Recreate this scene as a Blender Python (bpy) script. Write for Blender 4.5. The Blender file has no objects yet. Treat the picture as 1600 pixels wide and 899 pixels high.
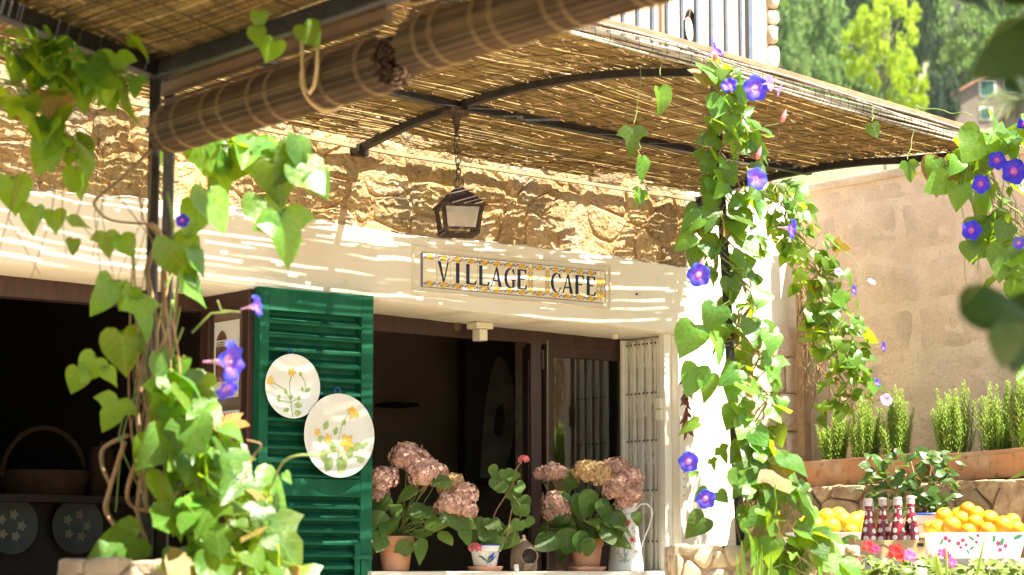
import bpy, bmesh, math, random
from mathutils import Vector as V, Matrix, noise as NZ
R = math.radians; PI = math.pi
rnd = random.Random(7)
sc = bpy.context.scene; col = sc.collection
# ------------------------------------------------------------------ camera
H = 1.25                                   # eye height over the lower terrace
FPX = 3600.0; HZ = 890.0; PITCH = math.atan((HZ-449.5)/FPX)
cam = bpy.data.objects.new('camera', bpy.data.cameras.new('camera')); col.objects.link(cam)
cam.location = (0, 0, H); cam.rotation_euler = (PI/2+PITCH, 0, 0)
cam.data.sensor_width = 36; cam.data.lens = 36*FPX/1600
cam.data.clip_start = .05; cam.data.clip_end = 3000
cam.data.dof.use_dof = True; cam.data.dof.focus_distance = 9.7; cam.data.dof.aperture_fstop = 4.6
sc.camera = cam
# ------------------------------------------------------------------ facade frame: s along the wall, t into it, z up from the sill
ANG = R(37.7); U = V((math.cos(ANG), math.sin(ANG), 0)); N = V((-math.sin(ANG), math.cos(ANG), 0)); O = V((0, 10.4, H))
FM = Matrix.Translation(O) @ Matrix.Rotation(ANG, 4, 'Z')
def F(s, t, z): return FM @ V((s, t, z))
def ray(px, py):
    dx = (px-800)/FPX; dy = (449.5-py)/FPX
    return V((dx, math.cos(PITCH)-dy*math.sin(PITCH), math.sin(PITCH)+dy*math.cos(PITCH)))
C0 = V((0, 0, H))
def at(px, py, Y): d = ray(px, py); return C0 + d*(Y/d.y)
def fp(px, py, t=0.0):
    d = ray(px, py); k = (t-(C0-O).dot(N))/d.dot(N); p = C0+d*k-O; return V((p.dot(U), t, p.z))
def sp(px, py, s):
    d = ray(px, py); k = (s-(C0-O).dot(U))/d.dot(U); p = C0+d*k-O; return V((s, p.dot(N), p.z))
def lerp(a, b, k): return a+(b-a)*k
def pl(tab, x):
    if x <= tab[0][0]: return tab[0][1]
    for (a, b), (c, d) in zip(tab, tab[1:]):
        if x <= c: return lerp(b, d, (x-a)/(c-a))
    return tab[-1][1]
# ------------------------------------------------------------------ light
SUN_F = V((-.15, .32, -.64))               # travel of the light in facade terms
sd = (U*SUN_F.x + N*SUN_F.y + V((0, 0, SUN_F.z))).normalized()
sun = bpy.data.objects.new('sun', bpy.data.lights.new('sun', 'SUN')); col.objects.link(sun)
sun.data.energy = 5; sun.data.angle = R(.5); sun.data.color = (1, .95, .86)
sun.rotation_euler = sd.to_track_quat('-Z', 'Y').to_euler()
w = bpy.data.worlds.new('World'); sc.world = w; w.use_nodes = True
nt = w.node_tree; bg = nt.nodes['Background']
sky = nt.nodes.new('ShaderNodeTexSky'); sky.sky_type = 'NISHITA'; sky.sun_disc = False
sky.sun_elevation = math.asin(-sd.z); sky.sun_rotation = math.atan2(-sd.x, -sd.y)
sky.dust_density = 1.5
nt.links.new(sky.outputs[0], bg.inputs[0]); bg.inputs[1].default_value = .08
sc.view_settings.view_transform = 'Standard'; sc.view_settings.look = 'None'
sc.view_settings.exposure = 2.35; sc.view_settings.gamma = 1
sc.view_settings.use_white_balance = True; sc.view_settings.white_balance_temperature = 7050; sc.view_settings.white_balance_tint = 8
cy = sc.cycles; cy.use_denoising = True; cy.max_bounces = 8; cy.diffuse_bounces = 5; cy.glossy_bounces = 3
cy.transmission_bounces = 6; cy.transparent_max_bounces = 8; cy.sample_clamp_indirect = 6; cy.caustics_reflective = False; cy.caustics_refractive = False
# ------------------------------------------------------------------ materials
MATS = {}
def mat(name, c1, c2=None, scale=8, rough=.7, bump=0, bscale=None, metal=0, spec=.4, rand=0, island=0, transl=0, tcol=None, stretch=None, lo=.35, hi=.65, detail=6, c3=None, s3=2, coat=0, speck=None, sps=45):
    m = bpy.data.materials.new(name); m.use_nodes = True; n = m.node_tree.nodes; l = m.node_tree.links
    b = n['Principled BSDF']; out = n['Material Output']
    b.inputs['Roughness'].default_value = rough; b.inputs['Metallic'].default_value = metal; b.inputs['Specular IOR Level'].default_value = spec
    b.inputs['Coat Weight'].default_value = coat
    tc = n.new('ShaderNodeTexCoord'); vec = tc.outputs['Object']
    if stretch:
        mp = n.new('ShaderNodeMapping'); mp.inputs['Scale'].default_value = stretch; l.new(vec, mp.inputs[0]); vec = mp.outputs[0]
    src = None
    def rgb(c): x = n.new('ShaderNodeRGB'); x.outputs[0].default_value = (*c, 1); return x.outputs[0]
    src = rgb(c1)
    def mixn(a, c, sc_, lo_, hi_):
        t = n.new('ShaderNodeTexNoise'); t.inputs['Scale'].default_value = sc_; t.inputs['Detail'].default_value = detail; l.new(vec, t.inputs[0])
        mr = n.new('ShaderNodeMapRange'); mr.inputs[1].default_value = lo_; mr.inputs[2].default_value = hi_; l.new(t.outputs[0], mr.inputs[0])
        mx = n.new('ShaderNodeMix'); mx.data_type = 'RGBA'; l.new(mr.outputs[0], mx.inputs[0]); l.new(a, mx.inputs[6]); l.new(c, mx.inputs[7]); return mx.outputs[2]
    if c2: src = mixn(src, rgb(c2), scale, lo, hi)
    if c3: src = mixn(src, rgb(c3), s3, .5, .75)
    if speck: src = mixn(src, rgb(speck), sps, .56, .72)
    if rand or island:
        hs = n.new('ShaderNodeHueSaturation'); l.new(src, hs.inputs['Color'])
        if island: rv = n.new('ShaderNodeNewGeometry').outputs['Random Per Island']; a = island
        else: rv = n.new('ShaderNodeObjectInfo').outputs['Random']; a = rand
        mr = n.new('ShaderNodeMapRange'); mr.inputs[3].default_value = 1-a; mr.inputs[4].default_value = 1+a; l.new(rv, mr.inputs[0]); l.new(mr.outputs[0], hs.inputs['Value'])
        mm = n.new('ShaderNodeMath'); mm.operation = 'MULTIPLY'; mm.inputs[1].default_value = 7.31; l.new(rv, mm.inputs[0])
        fr = n.new('ShaderNodeMath'); fr.operation = 'FRACT'; l.new(mm.outputs[0], fr.inputs[0])
        m2 = n.new('ShaderNodeMapRange'); m2.inputs[3].default_value = .5-a*.03; m2.inputs[4].default_value = .5+a*.03; l.new(fr.outputs[0], m2.inputs[0]); l.new(m2.outputs[0], hs.inputs['Hue'])
        src = hs.outputs[0]
    l.new(src, b.inputs['Base Color'])
    if bump:
        t = n.new('ShaderNodeTexNoise'); t.inputs['Scale'].default_value = bscale or scale*3; t.inputs['Detail'].default_value = 8; l.new(vec, t.inputs[0])
        bp = n.new('ShaderNodeBump'); bp.inputs['Strength'].default_value = 1; bp.inputs['Distance'].default_value = bump; l.new(t.outputs[0], bp.inputs['Height']); l.new(bp.outputs[0], b.inputs['Normal'])
    if transl:
        tr = n.new('ShaderNodeBsdfTranslucent')
        if tcol: tr.inputs[0].default_value = (*tcol, 1)
        else: l.new(src, tr.inputs[0])
        mx = n.new('ShaderNodeMixShader'); mx.inputs[0].default_value = transl; l.new(b.outputs[0], mx.inputs[1]); l.new(tr.outputs[0], mx.inputs[2]); l.new(mx.outputs[0], out.inputs[0])
    MATS[name] = m; return m
def leafmat(name, base, tip, tcol, transl=.45, rough=.42, rand=.35, vein=(.16, .27, .1)):
    m = mat(name, base, tip, 9, rough, rand=rand, transl=transl, spec=.5, speck=(base[0]*2.6+.03, base[1]*1.1+.02, base[2]*1.2), sps=3.2, bump=.0022, bscale=7); n = m.node_tree.nodes; l = m.node_tree.links
    b = n['Principled BSDF']; uv = n.new('ShaderNodeUVMap'); uv.uv_map = 'UV'
    sx = n.new('ShaderNodeSeparateXYZ'); l.new(uv.outputs[0], sx.inputs[0])
    def mth(op, a, bb=None):
        x = n.new('ShaderNodeMath'); x.operation = op
        for i, q in enumerate((a, bb)):
            if q is None: continue
            if isinstance(q, (int, float)): x.inputs[i].default_value = q
            else: l.new(q, x.inputs[i])
        return x.outputs[0]
    ax = mth('ABSOLUTE', sx.outputs[0]); mid = mth('LESS_THAN', ax, .018)
    side = mth('LESS_THAN', mth('ABSOLUTE', mth('SUBTRACT', mth('FRACT', mth('MULTIPLY', mth('SUBTRACT', sx.outputs[1], mth('MULTIPLY', ax, .75)), 4.5)), .5)), .05)
    vv = mth('MAXIMUM', mid, side)
    src = b.inputs['Base Color'].links[0].from_socket
    mx = n.new('ShaderNodeMix'); mx.data_type = 'RGBA'; l.new(mth('MULTIPLY', vv, .6), mx.inputs[0]); l.new(src, mx.inputs[6]); mx.inputs[7].default_value = (*vein, 1)
    l.new(mx.outputs[2], b.inputs['Base Color'])
    bp = n.new('ShaderNodeBump'); bp.inputs['Distance'].default_value = .003; bp.inputs['Strength'].default_value = .6; bp.invert = True; l.new(vv, bp.inputs['Height']); l.new(b.inputs['Normal'].links[0].from_socket, bp.inputs['Normal']); l.new(bp.outputs[0], b.inputs['Normal'])
    tr = [x for x in n if x.type == 'BSDF_TRANSLUCENT'][0]
    hs = n.new('ShaderNodeMix'); hs.data_type = 'RGBA'; hs.blend_type = 'MIX'; hs.inputs[0].default_value = .65; l.new(mx.outputs[2], hs.inputs[6]); hs.inputs[7].default_value = (*tcol, 1); l.new(hs.outputs[2], tr.inputs[0])
    return m
M_ = mat
M_('white_wall', (.80, .77, .68), (.74, .69, .57), 2.5, .85, .0016, 40, c3=(.66, .58, .45), s3=1.6, speck=(.70, .64, .52), sps=14)
M_('plaster_soffit', (.74, .66, .52), (.64, .54, .40), 3, .85, .001, 60)
M_('stone', (.34, .225, .098), (.43, .315, .17), 11, .95, .022, 45, rand=.34, speck=(.16, .11, .06), sps=55, c3=(.27, .25, .21), s3=4)
M_('mortar', (.43, .28, .13), (.34, .21, .09), 9, .95, .022, 50, speck=(.2, .11, .05), sps=50, c3=(.36, .28, .18), s3=4)
M_('ledge_stone', (.44, .32, .20), (.24, .16, .09), 13, .9, .012, 24, rand=.25)
M_('paving_stone', (.46, .36, .24), (.30, .24, .17), 9, .9, .006, 30, rand=.35)
M_('ashlar', (.70, .54, .42), (.62, .47, .35), 4, .92, .010, 40, rand=.02, c3=(.45, .36, .27), s3=5, speck=(.46, .34, .24), sps=75)
M_('ashlar_joint', (.72, .57, .45), (.64, .49, .37), 7, .95, .006, 45, speck=(.50, .38, .27), sps=60)
M_('upper_wall', (.56, .40, .30), (.50, .35, .25), 1.8, .9, .001, 60)
M_('quoin', (.55, .47, .36), (.40, .32, .22), 9, .9, .01, 25, rand=.2)
M_('green_paint', (.002, .072, .034), (.004, .098, .048), 14, .68, c3=(.02, .15, .085), s3=5, bump=.0005, bscale=60, stretch=(1, 1, .2), spec=.2)
M_('brown_wood', (.060, .026, .018), (.038, .017, .012), 9, .5, .0006, 40, stretch=(4, 4, .5))
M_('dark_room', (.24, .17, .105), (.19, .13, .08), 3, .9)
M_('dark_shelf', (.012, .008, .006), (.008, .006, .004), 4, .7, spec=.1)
M_('iron', (.014, .012, .011), (.03, .024, .02), 30, .5, .0006, 80, metal=.3)
M_('rust_iron', (.035, .02, .014), (.07, .04, .022), 25, .6, .0008, 90, metal=.3)
M_('rail_paint', (.10, .13, .17), (.08, .10, .14), 20, .5)
M_('zinc', (.20, .24, .16), (.30, .24, .13), 14, .6, metal=.2)
M_('reed', (.33, .23, .085), (.15, .10, .035), 9, .7, island=.36, transl=.16, stretch=(1.6, 6, 6), spec=.3)
M_('old_reed', (.25, .17, .07), (.16, .10, .04), 9, .7, island=.4, transl=.12, stretch=(1.6, 6, 6))
M_('eave_reed', (.42, .38, .31), (.22, .19, .15), 6, .7, island=.3, stretch=(1, 6, 6))
M_('batten', (.30, .17, .10), (.20, .11, .06), 8, .8, .002, 40)
M_('wire', (.02, .018, .018), None, rough=.6)
M_('blind', (.115, .068, .032), (.065, .037, .018), 7, .7, island=.5, spec=.3, transl=.1)
M_('blind_board', (.17, .10, .05), (.12, .07, .035), 5, .7)
M_('cord', (.62, .48, .26), (.5, .38, .2), 30, .8)
M_('thread', (.36, .26, .13), None, rough=.8)
M_('tile_glaze', (.78, .73, .56), (.74, .68, .50), 10, .18, spec=.5, coat=.2)
M_('navy', (.008, .016, .06), None, rough=.25)
M_('yellow', (.78, .47, .02), (.65, .33, .01), 60, .3)
M_('lilac_grey', (.11, .10, .19), (.22, .18, .24), 60, .3)
M_('white_paint', (.82, .79, .70), (.76, .72, .62), 8, .5)
M_('cream_plastic', (.80, .75, .60), None, rough=.4)
M_('bolt', (.05, .045, .04), None, rough=.5, metal=.6)
M_('enamel', (.84, .83, .80), (.80, .79, .75), 5, .22, spec=.5, coat=.3)
M_('terracotta', (.46, .20, .10), (.54, .28, .17), 7, .85, .001, 60, c3=(.50, .30, .21), s3=3, rand=.1)
M_('planter_clay', (.56, .29, .15), (.46, .22, .10), 4, .85, .002, 40, rand=.08, c3=(.60, .44, .32), s3=6, speck=(.30, .16, .08), sps=30)
M_('soil', (.06, .04, .025), (.03, .02, .014), 30, .95, .01, 50)
M_('clay_grey', (.26, .19, .13), (.17, .12, .08), 9, .6, .001, 50)
M_('hole', (.03, .025, .02), None, rough=.9)  # near-black colour standing in for the shade inside openings
M_('blue_paint', (.02, .06, .42), None, rough=.3)
M_('red_paint', (.62, .03, .02), None, rough=.3)
M_('leaf_paint', (.06, .22, .03), (.2, .38, .05), 40, .3)
M_('dark_leaf_paint', (.02, .14, .08), None, rough=.3)
M_('plum_paint', (.22, .03, .12), None, rough=.3)
M_('plate', (.74, .74, .68), (.66, .70, .68), 6, .2, spec=.5)
M_('hydrangea', (.60, .33, .29), (.66, .50, .35), 9, .8, island=.32, transl=.25, c3=(.42, .15, .25), s3=5)
M_('hydrangea_green', (.58, .46, .16), (.64, .38, .28), 9, .8, island=.32, transl=.25)
M_('pink_petal', (.78, .16, .20), (.8, .28, .28), 12, .7, island=.2, transl=.3)
M_('red_petal', (.78, .02, .03), (.8, .05, .06), 12, .6, island=.2, transl=.3)
M_('magenta_petal', (.72, .02, .14), (.75, .05, .2), 12, .6, island=.2, transl=.3)
M_('orange_skin', (.80, .30, .015), (.78, .36, .02), 6, .42, .0008, 220, rand=.26)
M_('lemon_skin', (.82, .50, .02), (.75, .52, .04), 6, .4, .0008, 180, rand=.22)
M_('card', (.52, .34, .17), (.46, .29, .14), 12, .8)
M_('porcelain', (.74, .60, .58), None, rough=.3)
M_('steel', (.5, .48, .45), None, rough=.3, metal=.9)
M_('paper', (.72, .70, .66), None, rough=.8)
M_('photo_dark', (.09, .05, .04), (.2, .1, .06), 30, .6)
M_('canvas_dark', (.018, .016, .014), (.03, .026, .02), 5, .6)
M_('canvas_pale', (.20, .17, .13), (.10, .085, .065), 9, .7)
M_('stem_green', (.14, .22, .05), (.22, .26, .07), 10, .6)
M_('stem_brown', (.20, .13, .07), (.32, .22, .12), 14, .85, .002, 50)
M_('dry', (.28, .16, .08), (.40, .26, .14), 14, .9, island=.3)
M_('pepper', (.12, .035, .02), (.20, .07, .035), 20, .5, island=.4)
M_('rosemary', (.17, .29, .05), (.24, .36, .07), 20, .6, island=.35, transl=.35, tcol=(.42, .62, .10))
M_('grass_blade', (.20, .36, .05), (.26, .42, .08), 8, .5, transl=.45, tcol=(.4, .65, .1))
M_('impatiens_leaf', (.10, .17, .04), (.2, .22, .07), 30, .5, rand=.4, transl=.3, tcol=(.3, .45, .08))
M_('terrace', (.46, .37, .27), (.38, .30, .21), 1.5, .9, .003, 20)
M_('hillside', (.10, .13, .05), (.17, .15, .09), .12, .95, .3, 1)
M_('bark', (.22, .18, .14), (.14, .11, .08), 3, .9)
M_('pine_leaf', (.11, .20, .045), (.15, .24, .06), .6, .7, island=.35, transl=.35, tcol=(.20, .34, .06), rand=0)
M_('yellow_leaf', (.30, .42, .02), (.36, .46, .03), .7, .7, island=.3, transl=.45, tcol=(.55, .68, .03))
M_('dark_leaf', (.022, .05, .022), (.035, .07, .03), .6, .7, island=.35, transl=.25, tcol=(.06, .12, .03))
M_('grey_leaf', (.10, .12, .085), (.14, .15, .11), .6, .8, island=.35, transl=.25, tcol=(.16, .2, .1))
M_('palm_leaf', (.12, .18, .06), (.2, .25, .09), 2, .6, island=.3, transl=.3)
M_('house_wall', (.22, .175, .14), (.18, .14, .11), .6, .9)
M_('roof_tile', (.36, .19, .12), (.28, .14, .08), 2, .9, island=.3)
M_('shutter_green', (.01, .08, .05), None, rough=.6)
M_('table_stone', (.5, .45, .36), (.4, .35, .28), 6, .8)
M_('amber_bottle', (.05, .03, .015), (.03, .04, .02), 5, .2)
M_('wicker', (.022, .012, .005), (.014, .008, .004), 40, .9, spec=.05)  # darkened well below real wicker; the bar's gloom is in the colour
M_('poster_green', (.01, .16, .09), None, rough=.6)
M_('pale_yellow', (.80, .56, .13), (.70, .42, .06), 60, .3)
M_('pale_leaf_paint', (.22, .36, .10), (.38, .5, .18), 40, .3)
M_('plate_shade_tint', (.026, .030, .028), (.018, .022, .02), 6, .6, spec=.1)  # white glaze darkened; the bar's shade is put into the colour
M_('print_shade_tint', (.06, .03, .02), (.03, .05, .02), 30, .4)  # plate print darkened the same way, shade in the colour
leafmat('vine_leaf', (.036, .128, .014), (.085, .205, .026), (.52, .74, .014), .42, .36, .55, vein=(.12, .22, .06))
leafmat('shade_tinted_leaf', (.022, .06, .008), (.03, .075, .011), (.06, .12, .008), .15, .6, vein=(.03, .06, .015))  # darkened leaf colour: shade painted into the near leaves
leafmat('young_leaf', (.06, .16, .012), (.09, .20, .02), (.62, .82, .03), .55)
leafmat('broad_leaf', (.07, .16, .03), (.10, .20, .035), (.3, .46, .05), .35)
leafmat('citrus_leaf', (.03, .085, .018), (.05, .11, .02), (.26, .42, .04), .3, .3)
leafmat('geranium_leaf', (.09, .20, .03), (.13, .24, .04), (.3, .46, .05), .35, .6)
# morning glory: pale pink throat, violet star, blue rim
def flowermat(name, rim, midc, throat):
    m = bpy.data.materials.new(name); m.use_nodes = True; n = m.node_tree.nodes; l = m.node_tree.links; b = n['Principled BSDF']
    b.inputs['Roughness'].default_value = .6
    uv = n.new('ShaderNodeUVMap'); uv.uv_map = 'UV'; sx = n.new('ShaderNodeSeparateXYZ'); l.new(uv.outputs[0], sx.inputs[0])
    cr = n.new('ShaderNodeValToRGB'); e = cr.color_ramp.elements; e[0].position = .12; e[0].color = (*throat, 1); e[1].position = 1; e[1].color = (*rim, 1)
    for p, c in ((.42, throat), (.56, midc), (.8, rim)): q = e.new(p); q.color = (*c, 1)
    l.new(sx.outputs[1], cr.inputs[0])
    wv = n.new('ShaderNodeMath'); wv.operation = 'COSINE'; mu = n.new('ShaderNodeMath'); mu.operation = 'MULTIPLY'; mu.inputs[1].default_value = 5*2*PI; l.new(sx.outputs[0], mu.inputs[0]); l.new(mu.outputs[0], wv.inputs[0])
    mr = n.new('ShaderNodeMapRange'); mr.inputs[1].default_value = .75; mr.inputs[2].default_value = 1; mr.inputs[4].default_value = .45; l.new(wv.outputs[0], mr.inputs[0])
    mx = n.new('ShaderNodeMix'); mx.data_type = 'RGBA'; l.new(mr.outputs[0], mx.inputs[0]); l.new(cr.outputs[0], mx.inputs[6]); mx.inputs[7].default_value = (*midc, 1)
    l.new(mx.outputs[2], b.inputs['Base Color'])
    tr = n.new('ShaderNodeBsdfTranslucent'); l.new(mx.outputs[2], tr.inputs[0]); ms = n.new('ShaderNodeMixShader'); ms.inputs[0].default_value = .35
    l.new(b.outputs[0], ms.inputs[1]); l.new(tr.outputs[0], ms.inputs[2]); l.new(ms.outputs[0], n['Material Output'].inputs[0]); MATS[name] = m
flowermat('glory', (.035, .050, .66), (.16, .05, .60), (.80, .45, .66))
flowermat('glory_deep', (.012, .018, .58), (.09, .015, .5), (.75, .2, .6))
flowermat('glory_pale', (.42, .30, .75), (.55, .35, .72), (.85, .6, .78))
# glass: clear with a fresnel reflection
def glassmat(name, tint):
    m = bpy.data.materials.new(name); m.use_nodes = True; n = m.node_tree.nodes; l = m.node_tree.links
    n.remove(n['Principled BSDF']); t = n.new('ShaderNodeBsdfTransparent'); t.inputs[0].default_value = (*tint, 1); g = n.new('ShaderNodeBsdfGlossy'); g.inputs['Roughness'].default_value = .02
    fr = n.new('ShaderNodeFresnel'); fr.inputs[0].default_value = 2.7; mx = n.new('ShaderNodeMixShader'); l.new(fr.outputs[0], mx.inputs[0]); l.new(t.outputs[0], mx.inputs[1]); l.new(g.outputs[0], mx.inputs[2]); l.new(mx.outputs[0], n['Material Output'].inputs[0]); MATS[name] = m
glassmat('glass', (.8, .78, .7)); glassmat('lamp_glass', (.86, .82, .70))
def frost():
    n = MATS['lamp_glass'].node_tree.nodes; l = MATS['lamp_glass'].node_tree.links; o_ = n['Material Output']; s_ = o_.inputs[0].links[0].from_socket; d = n.new('ShaderNodeBsdfTranslucent'); d.inputs[0].default_value = (.85, .75, .5, 1); mx = n.new('ShaderNodeMixShader'); mx.inputs[0].default_value = .4; l.new(s_, mx.inputs[1]); l.new(d.outputs[0], mx.inputs[2]); l.new(mx.outputs[0], o_.inputs[0])
frost()
def hazemat():
    m = bpy.data.materials.new('haze'); m.use_nodes = True; n = m.node_tree.nodes; n.remove(n['Principled BSDF']); v = n.new('ShaderNodeVolumePrincipled'); v.inputs['Color'].default_value = (.86, .92, 1, 1); v.inputs['Density'].default_value = .0001; v.inputs['Anisotropy'].default_value = .2
    m.node_tree.links.new(v.outputs[0], n['Material Output'].inputs['Volume']); MATS['haze'] = m
hazemat()
# maroon bottle with white dots
def bottlemat():
    m = mat('dotted_bottle', (.26, .02, .03), (.20, .015, .025), 4, .22, spec=.5); n = m.node_tree.nodes; l = m.node_tree.links; b = n['Principled BSDF']
    uv = n.new('ShaderNodeUVMap'); uv.uv_map = 'UV'; vo = n.new('ShaderNodeTexVoronoi'); vo.inputs['Scale'].default_value = 1; vo.inputs['Randomness'].default_value = .35; vo.voronoi_dimensions = '2D'
    mp = n.new('ShaderNodeMapping'); mp.inputs['Scale'].default_value = (5, 6.2, 1); l.new(uv.outputs[0], mp.inputs[0]); l.new(mp.outputs[0], vo.inputs['Vector'])
    mr = n.new('ShaderNodeMapRange'); mr.inputs[1].default_value = .30; mr.inputs[2].default_value = .27; l.new(vo.outputs['Distance'], mr.inputs[0])
    src = b.inputs['Base Color'].links[0].from_socket; mx = n.new('ShaderNodeMix'); mx.data_type = 'RGBA'; l.new(mr.outputs[0], mx.inputs[0]); l.new(src, mx.inputs[6]); mx.inputs[7].default_value = (.75, .72, .62, 1); l.new(mx.outputs[2], b.inputs['Base Color'])
bottlemat()
# ------------------------------------------------------------------ objects
RM = {}
def thing(name, label, cat, loc, group=None, rot=None):
    o = bpy.data.objects.new(name, None); col.objects.link(o); o.empty_display_size = .05
    m = Matrix.Translation(loc)
    if rot is not None: m = m @ Matrix.Rotation(rot, 4, 'Z')
    o.matrix_world = m; RM[o.name] = m
    o['label'] = label; o['category'] = cat
    if group: o['group'] = group
    return o
def rm(o): return RM.get(o.name, Matrix.Identity(4)) if o else Matrix.Identity(4)
def inst(name, mesh, parent, mw, label=None):
    o = bpy.data.objects.new(name, mesh); col.objects.link(o)
    if parent: o.parent = parent; o.matrix_basis = rm(parent).inverted() @ mw
    else: o.matrix_world = mw
    RM[o.name] = mw
    if label: o['label'] = label
    return o
def copytree(src, loc, label=None, rot=None, scale=1):
    r = src.copy(); col.objects.link(r); m = Matrix.Translation(loc) @ Matrix.Rotation(rot or 0, 4, 'Z') @ Matrix.Scale(scale, 4); r.matrix_world = m; RM[r.name] = m
    if label: r['label'] = label
    for ch in src.children:
        c = ch.copy(); col.objects.link(c); c.parent = r
        for g in ch.children:
            d = g.copy(); col.objects.link(d); d.parent = c
    return r
class MB:
    def __init__(self, M=None): self.v = []; self.f = []; self.mi = []; self.uv = {}; self.M = M; self.k = 0
    def add(self, vs, fs, uvs=None):
        b = len(self.v)
        for q in vs: self.v.append((self.M @ V(q)) if self.M else V(q))
        if uvs:
            for i, q in enumerate(uvs): self.uv[b+i] = q
        for q in fs: self.f.append([i+b for i in q]); self.mi.append(self.k)
        return self
    def box(self, a0, a1, b0, b1, c0, c1):
        a0, a1 = min(a0, a1), max(a0, a1); b0, b1 = min(b0, b1), max(b0, b1); c0, c1 = min(c0, c1), max(c0, c1)
        vs = [(a, b, c) for a in (a0, a1) for b in (b0, b1) for c in (c0, c1)]
        return self.add(vs, [(0, 1, 3, 2), (4, 6, 7, 5), (0, 4, 5, 1), (2, 3, 7, 6), (0, 2, 6, 4), (1, 5, 7, 3)])
    def prism(self, poly, d0, d1, axis=1):
        n = len(poly)
        def P(a, b, d): return (a, d, b) if axis == 1 else ((d, a, b) if axis == 0 else (a, b, d))
        vs = [P(a, b, d0) for a, b in poly]+[P(a, b, d1) for a, b in poly]
        fs = [tuple(range(n))[::-1], tuple(range(n, 2*n))]+[(i, (i+1) % n, n+(i+1) % n, n+i) for i in range(n)]
        return self.add(vs, fs)
    def tube(self, pts, r, n=6, cap=True):
        pts = [V(p) for p in pts]; rr = r if isinstance(r, (list, tuple)) else [r]*len(pts); vs = []; fs = []; prev = None
        for i, p in enumerate(pts):
            d = (pts[min(i+1, len(pts)-1)]-pts[max(i-1, 0)]).normalized()
            if prev is None: a = d.cross(V((0, 0, 1))) if abs(d.z) < .9 else d.cross(V((1, 0, 0)))
            else: a = prev-d*prev.dot(d)
            if a.length < 1e-6: a = d.orthogonal()
            a.normalize(); prev = a; b = d.cross(a)
            for k in range(n): q = 2*PI*(k+.5)/n; vs.append(p+(a*math.cos(q)+b*math.sin(q))*rr[i])
        for i in range(len(pts)-1):
            for k in range(n): fs.append((i*n+k, i*n+(k+1) % n, (i+1)*n+(k+1) % n, (i+1)*n+k))
        if cap: fs += [tuple(range(n))[::-1], tuple(range((len(pts)-1)*n, len(pts)*n))]
        return self.add(vs, fs)
    def bar(self, pts, w, h):
        pts = [V(p) for p in pts]; vs = []; fs = []
        for i, p in enumerate(pts):
            d = (pts[min(i+1, len(pts)-1)]-pts[max(i-1, 0)]).normalized(); a = d.cross(V((0, 0, 1)))
            if a.length < .05: a = V((1, 0, 0))
            a.normalize(); b = a.cross(d).normalized()
            for x, y in ((-1, -1), (1, -1), (1, 1), (-1, 1)): vs.append(p+a*x*w/2+b*y*h/2)
        for i in range(len(pts)-1):
            for k in range(4): fs.append((i*4+k, i*4+(k+1) % 4, (i+1)*4+(k+1) % 4, (i+1)*4+k))
        m = (len(pts)-1)*4; fs += [(3, 2, 1, 0), (m, m+1, m+2, m+3)]
        return self.add(vs, fs)
    def lathe(self, prof, n=20, c=(0, 0, 0), axis='z', uv=False, closed=True, sq=1):
        vs = []; fs = []; us = []
        for j, (r, h) in enumerate(prof):
            for k in range(n+(1 if uv else 0)):
                q = 2*PI*k/n; x = r*math.cos(q); y = r*math.sin(q)*sq
                p = (x, y, h) if axis == 'z' else ((x, -h, y) if axis == 'y' else (h, x, y))
                vs.append((p[0]+c[0], p[1]+c[1], p[2]+c[2])); us.append((k/n, (h-prof[0][1])/max(1e-6, prof[-1][1]-prof[0][1])))
        m = n+(1 if uv else 0)
        for j in range(len(prof)-1):
            for k in range(n):
                k2 = (k+1) % m if uv else (k+1) % n
                fs.append((j*m+k, j*m+k2, (j+1)*m+k2, (j+1)*m+k))
        return self.add(vs, fs, us if uv else None)
    def torus(self, c, R_, r, ax=V((0, 0, 1)), n=16, m=6, sx=1, up=None):
        ax = V(ax).normalized(); a = V(up).normalized() if up else ax.orthogonal().normalized(); b = ax.cross(a); vs = []; fs = []
        for i in range(n):
            q = 2*PI*i/n; d = a*math.cos(q)*sx+b*math.sin(q)
            dn = (a*math.cos(q)+b*math.sin(q)).normalized()
            for k in range(m): e = 2*PI*k/m; vs.append(V(c)+d*R_+(dn*math.cos(e)+ax*math.sin(e))*r)
        for i in range(n):
            for k in range(m): fs.append((i*m+k, ((i+1) % n)*m+k, ((i+1) % n)*m+(k+1) % m, i*m+(k+1) % m))
        return self.add(vs, fs)
    def disc(self, c, r, n, a, b, lobes=0, amp=0, ph=0):
        vs = [V(c)]; 
        for k in range(n): q = 2*PI*k/n; rr = r*(1+amp*math.cos(lobes*q+ph)); vs.append(V(c)+V(a)*math.cos(q)*rr+V(b)*math.sin(q)*rr)
        return self.add(vs, [(0, k+1, (k+1) % n+1) for k in range(n)])
    def mesh(self, name, mats, inv=None, smooth=False, bevel=0, fix=True):
        me = bpy.data.meshes.new(name); me.from_pydata([(inv @ q if inv else q) for q in self.v], [], self.f)
        for m in (mats if isinstance(mats, (list, tuple)) else [mats]): me.materials.append(MATS[m])
        if any(self.mi): me.polygons.foreach_set('material_index', self.mi)
        if self.uv:
            ul = me.uv_layers.new(name='UV')
            for lp in me.loops: ul.data[lp.index].uv = self.uv.get(lp.vertex_index, (0, 0))
        if fix or bevel:
            bm = bmesh.new(); bm.from_mesh(me)
            if fix: bmesh.ops.recalc_face_normals(bm, faces=bm.faces)
            if bevel:
                es = [e for e in bm.edges if len(e.link_faces) == 2 and e.calc_face_angle(0) > .5]
                bmesh.ops.bevel(bm, geom=es, offset=bevel, segments=2, affect='EDGES', profile=.6)
            bm.to_mesh(me); bm.free()
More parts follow.
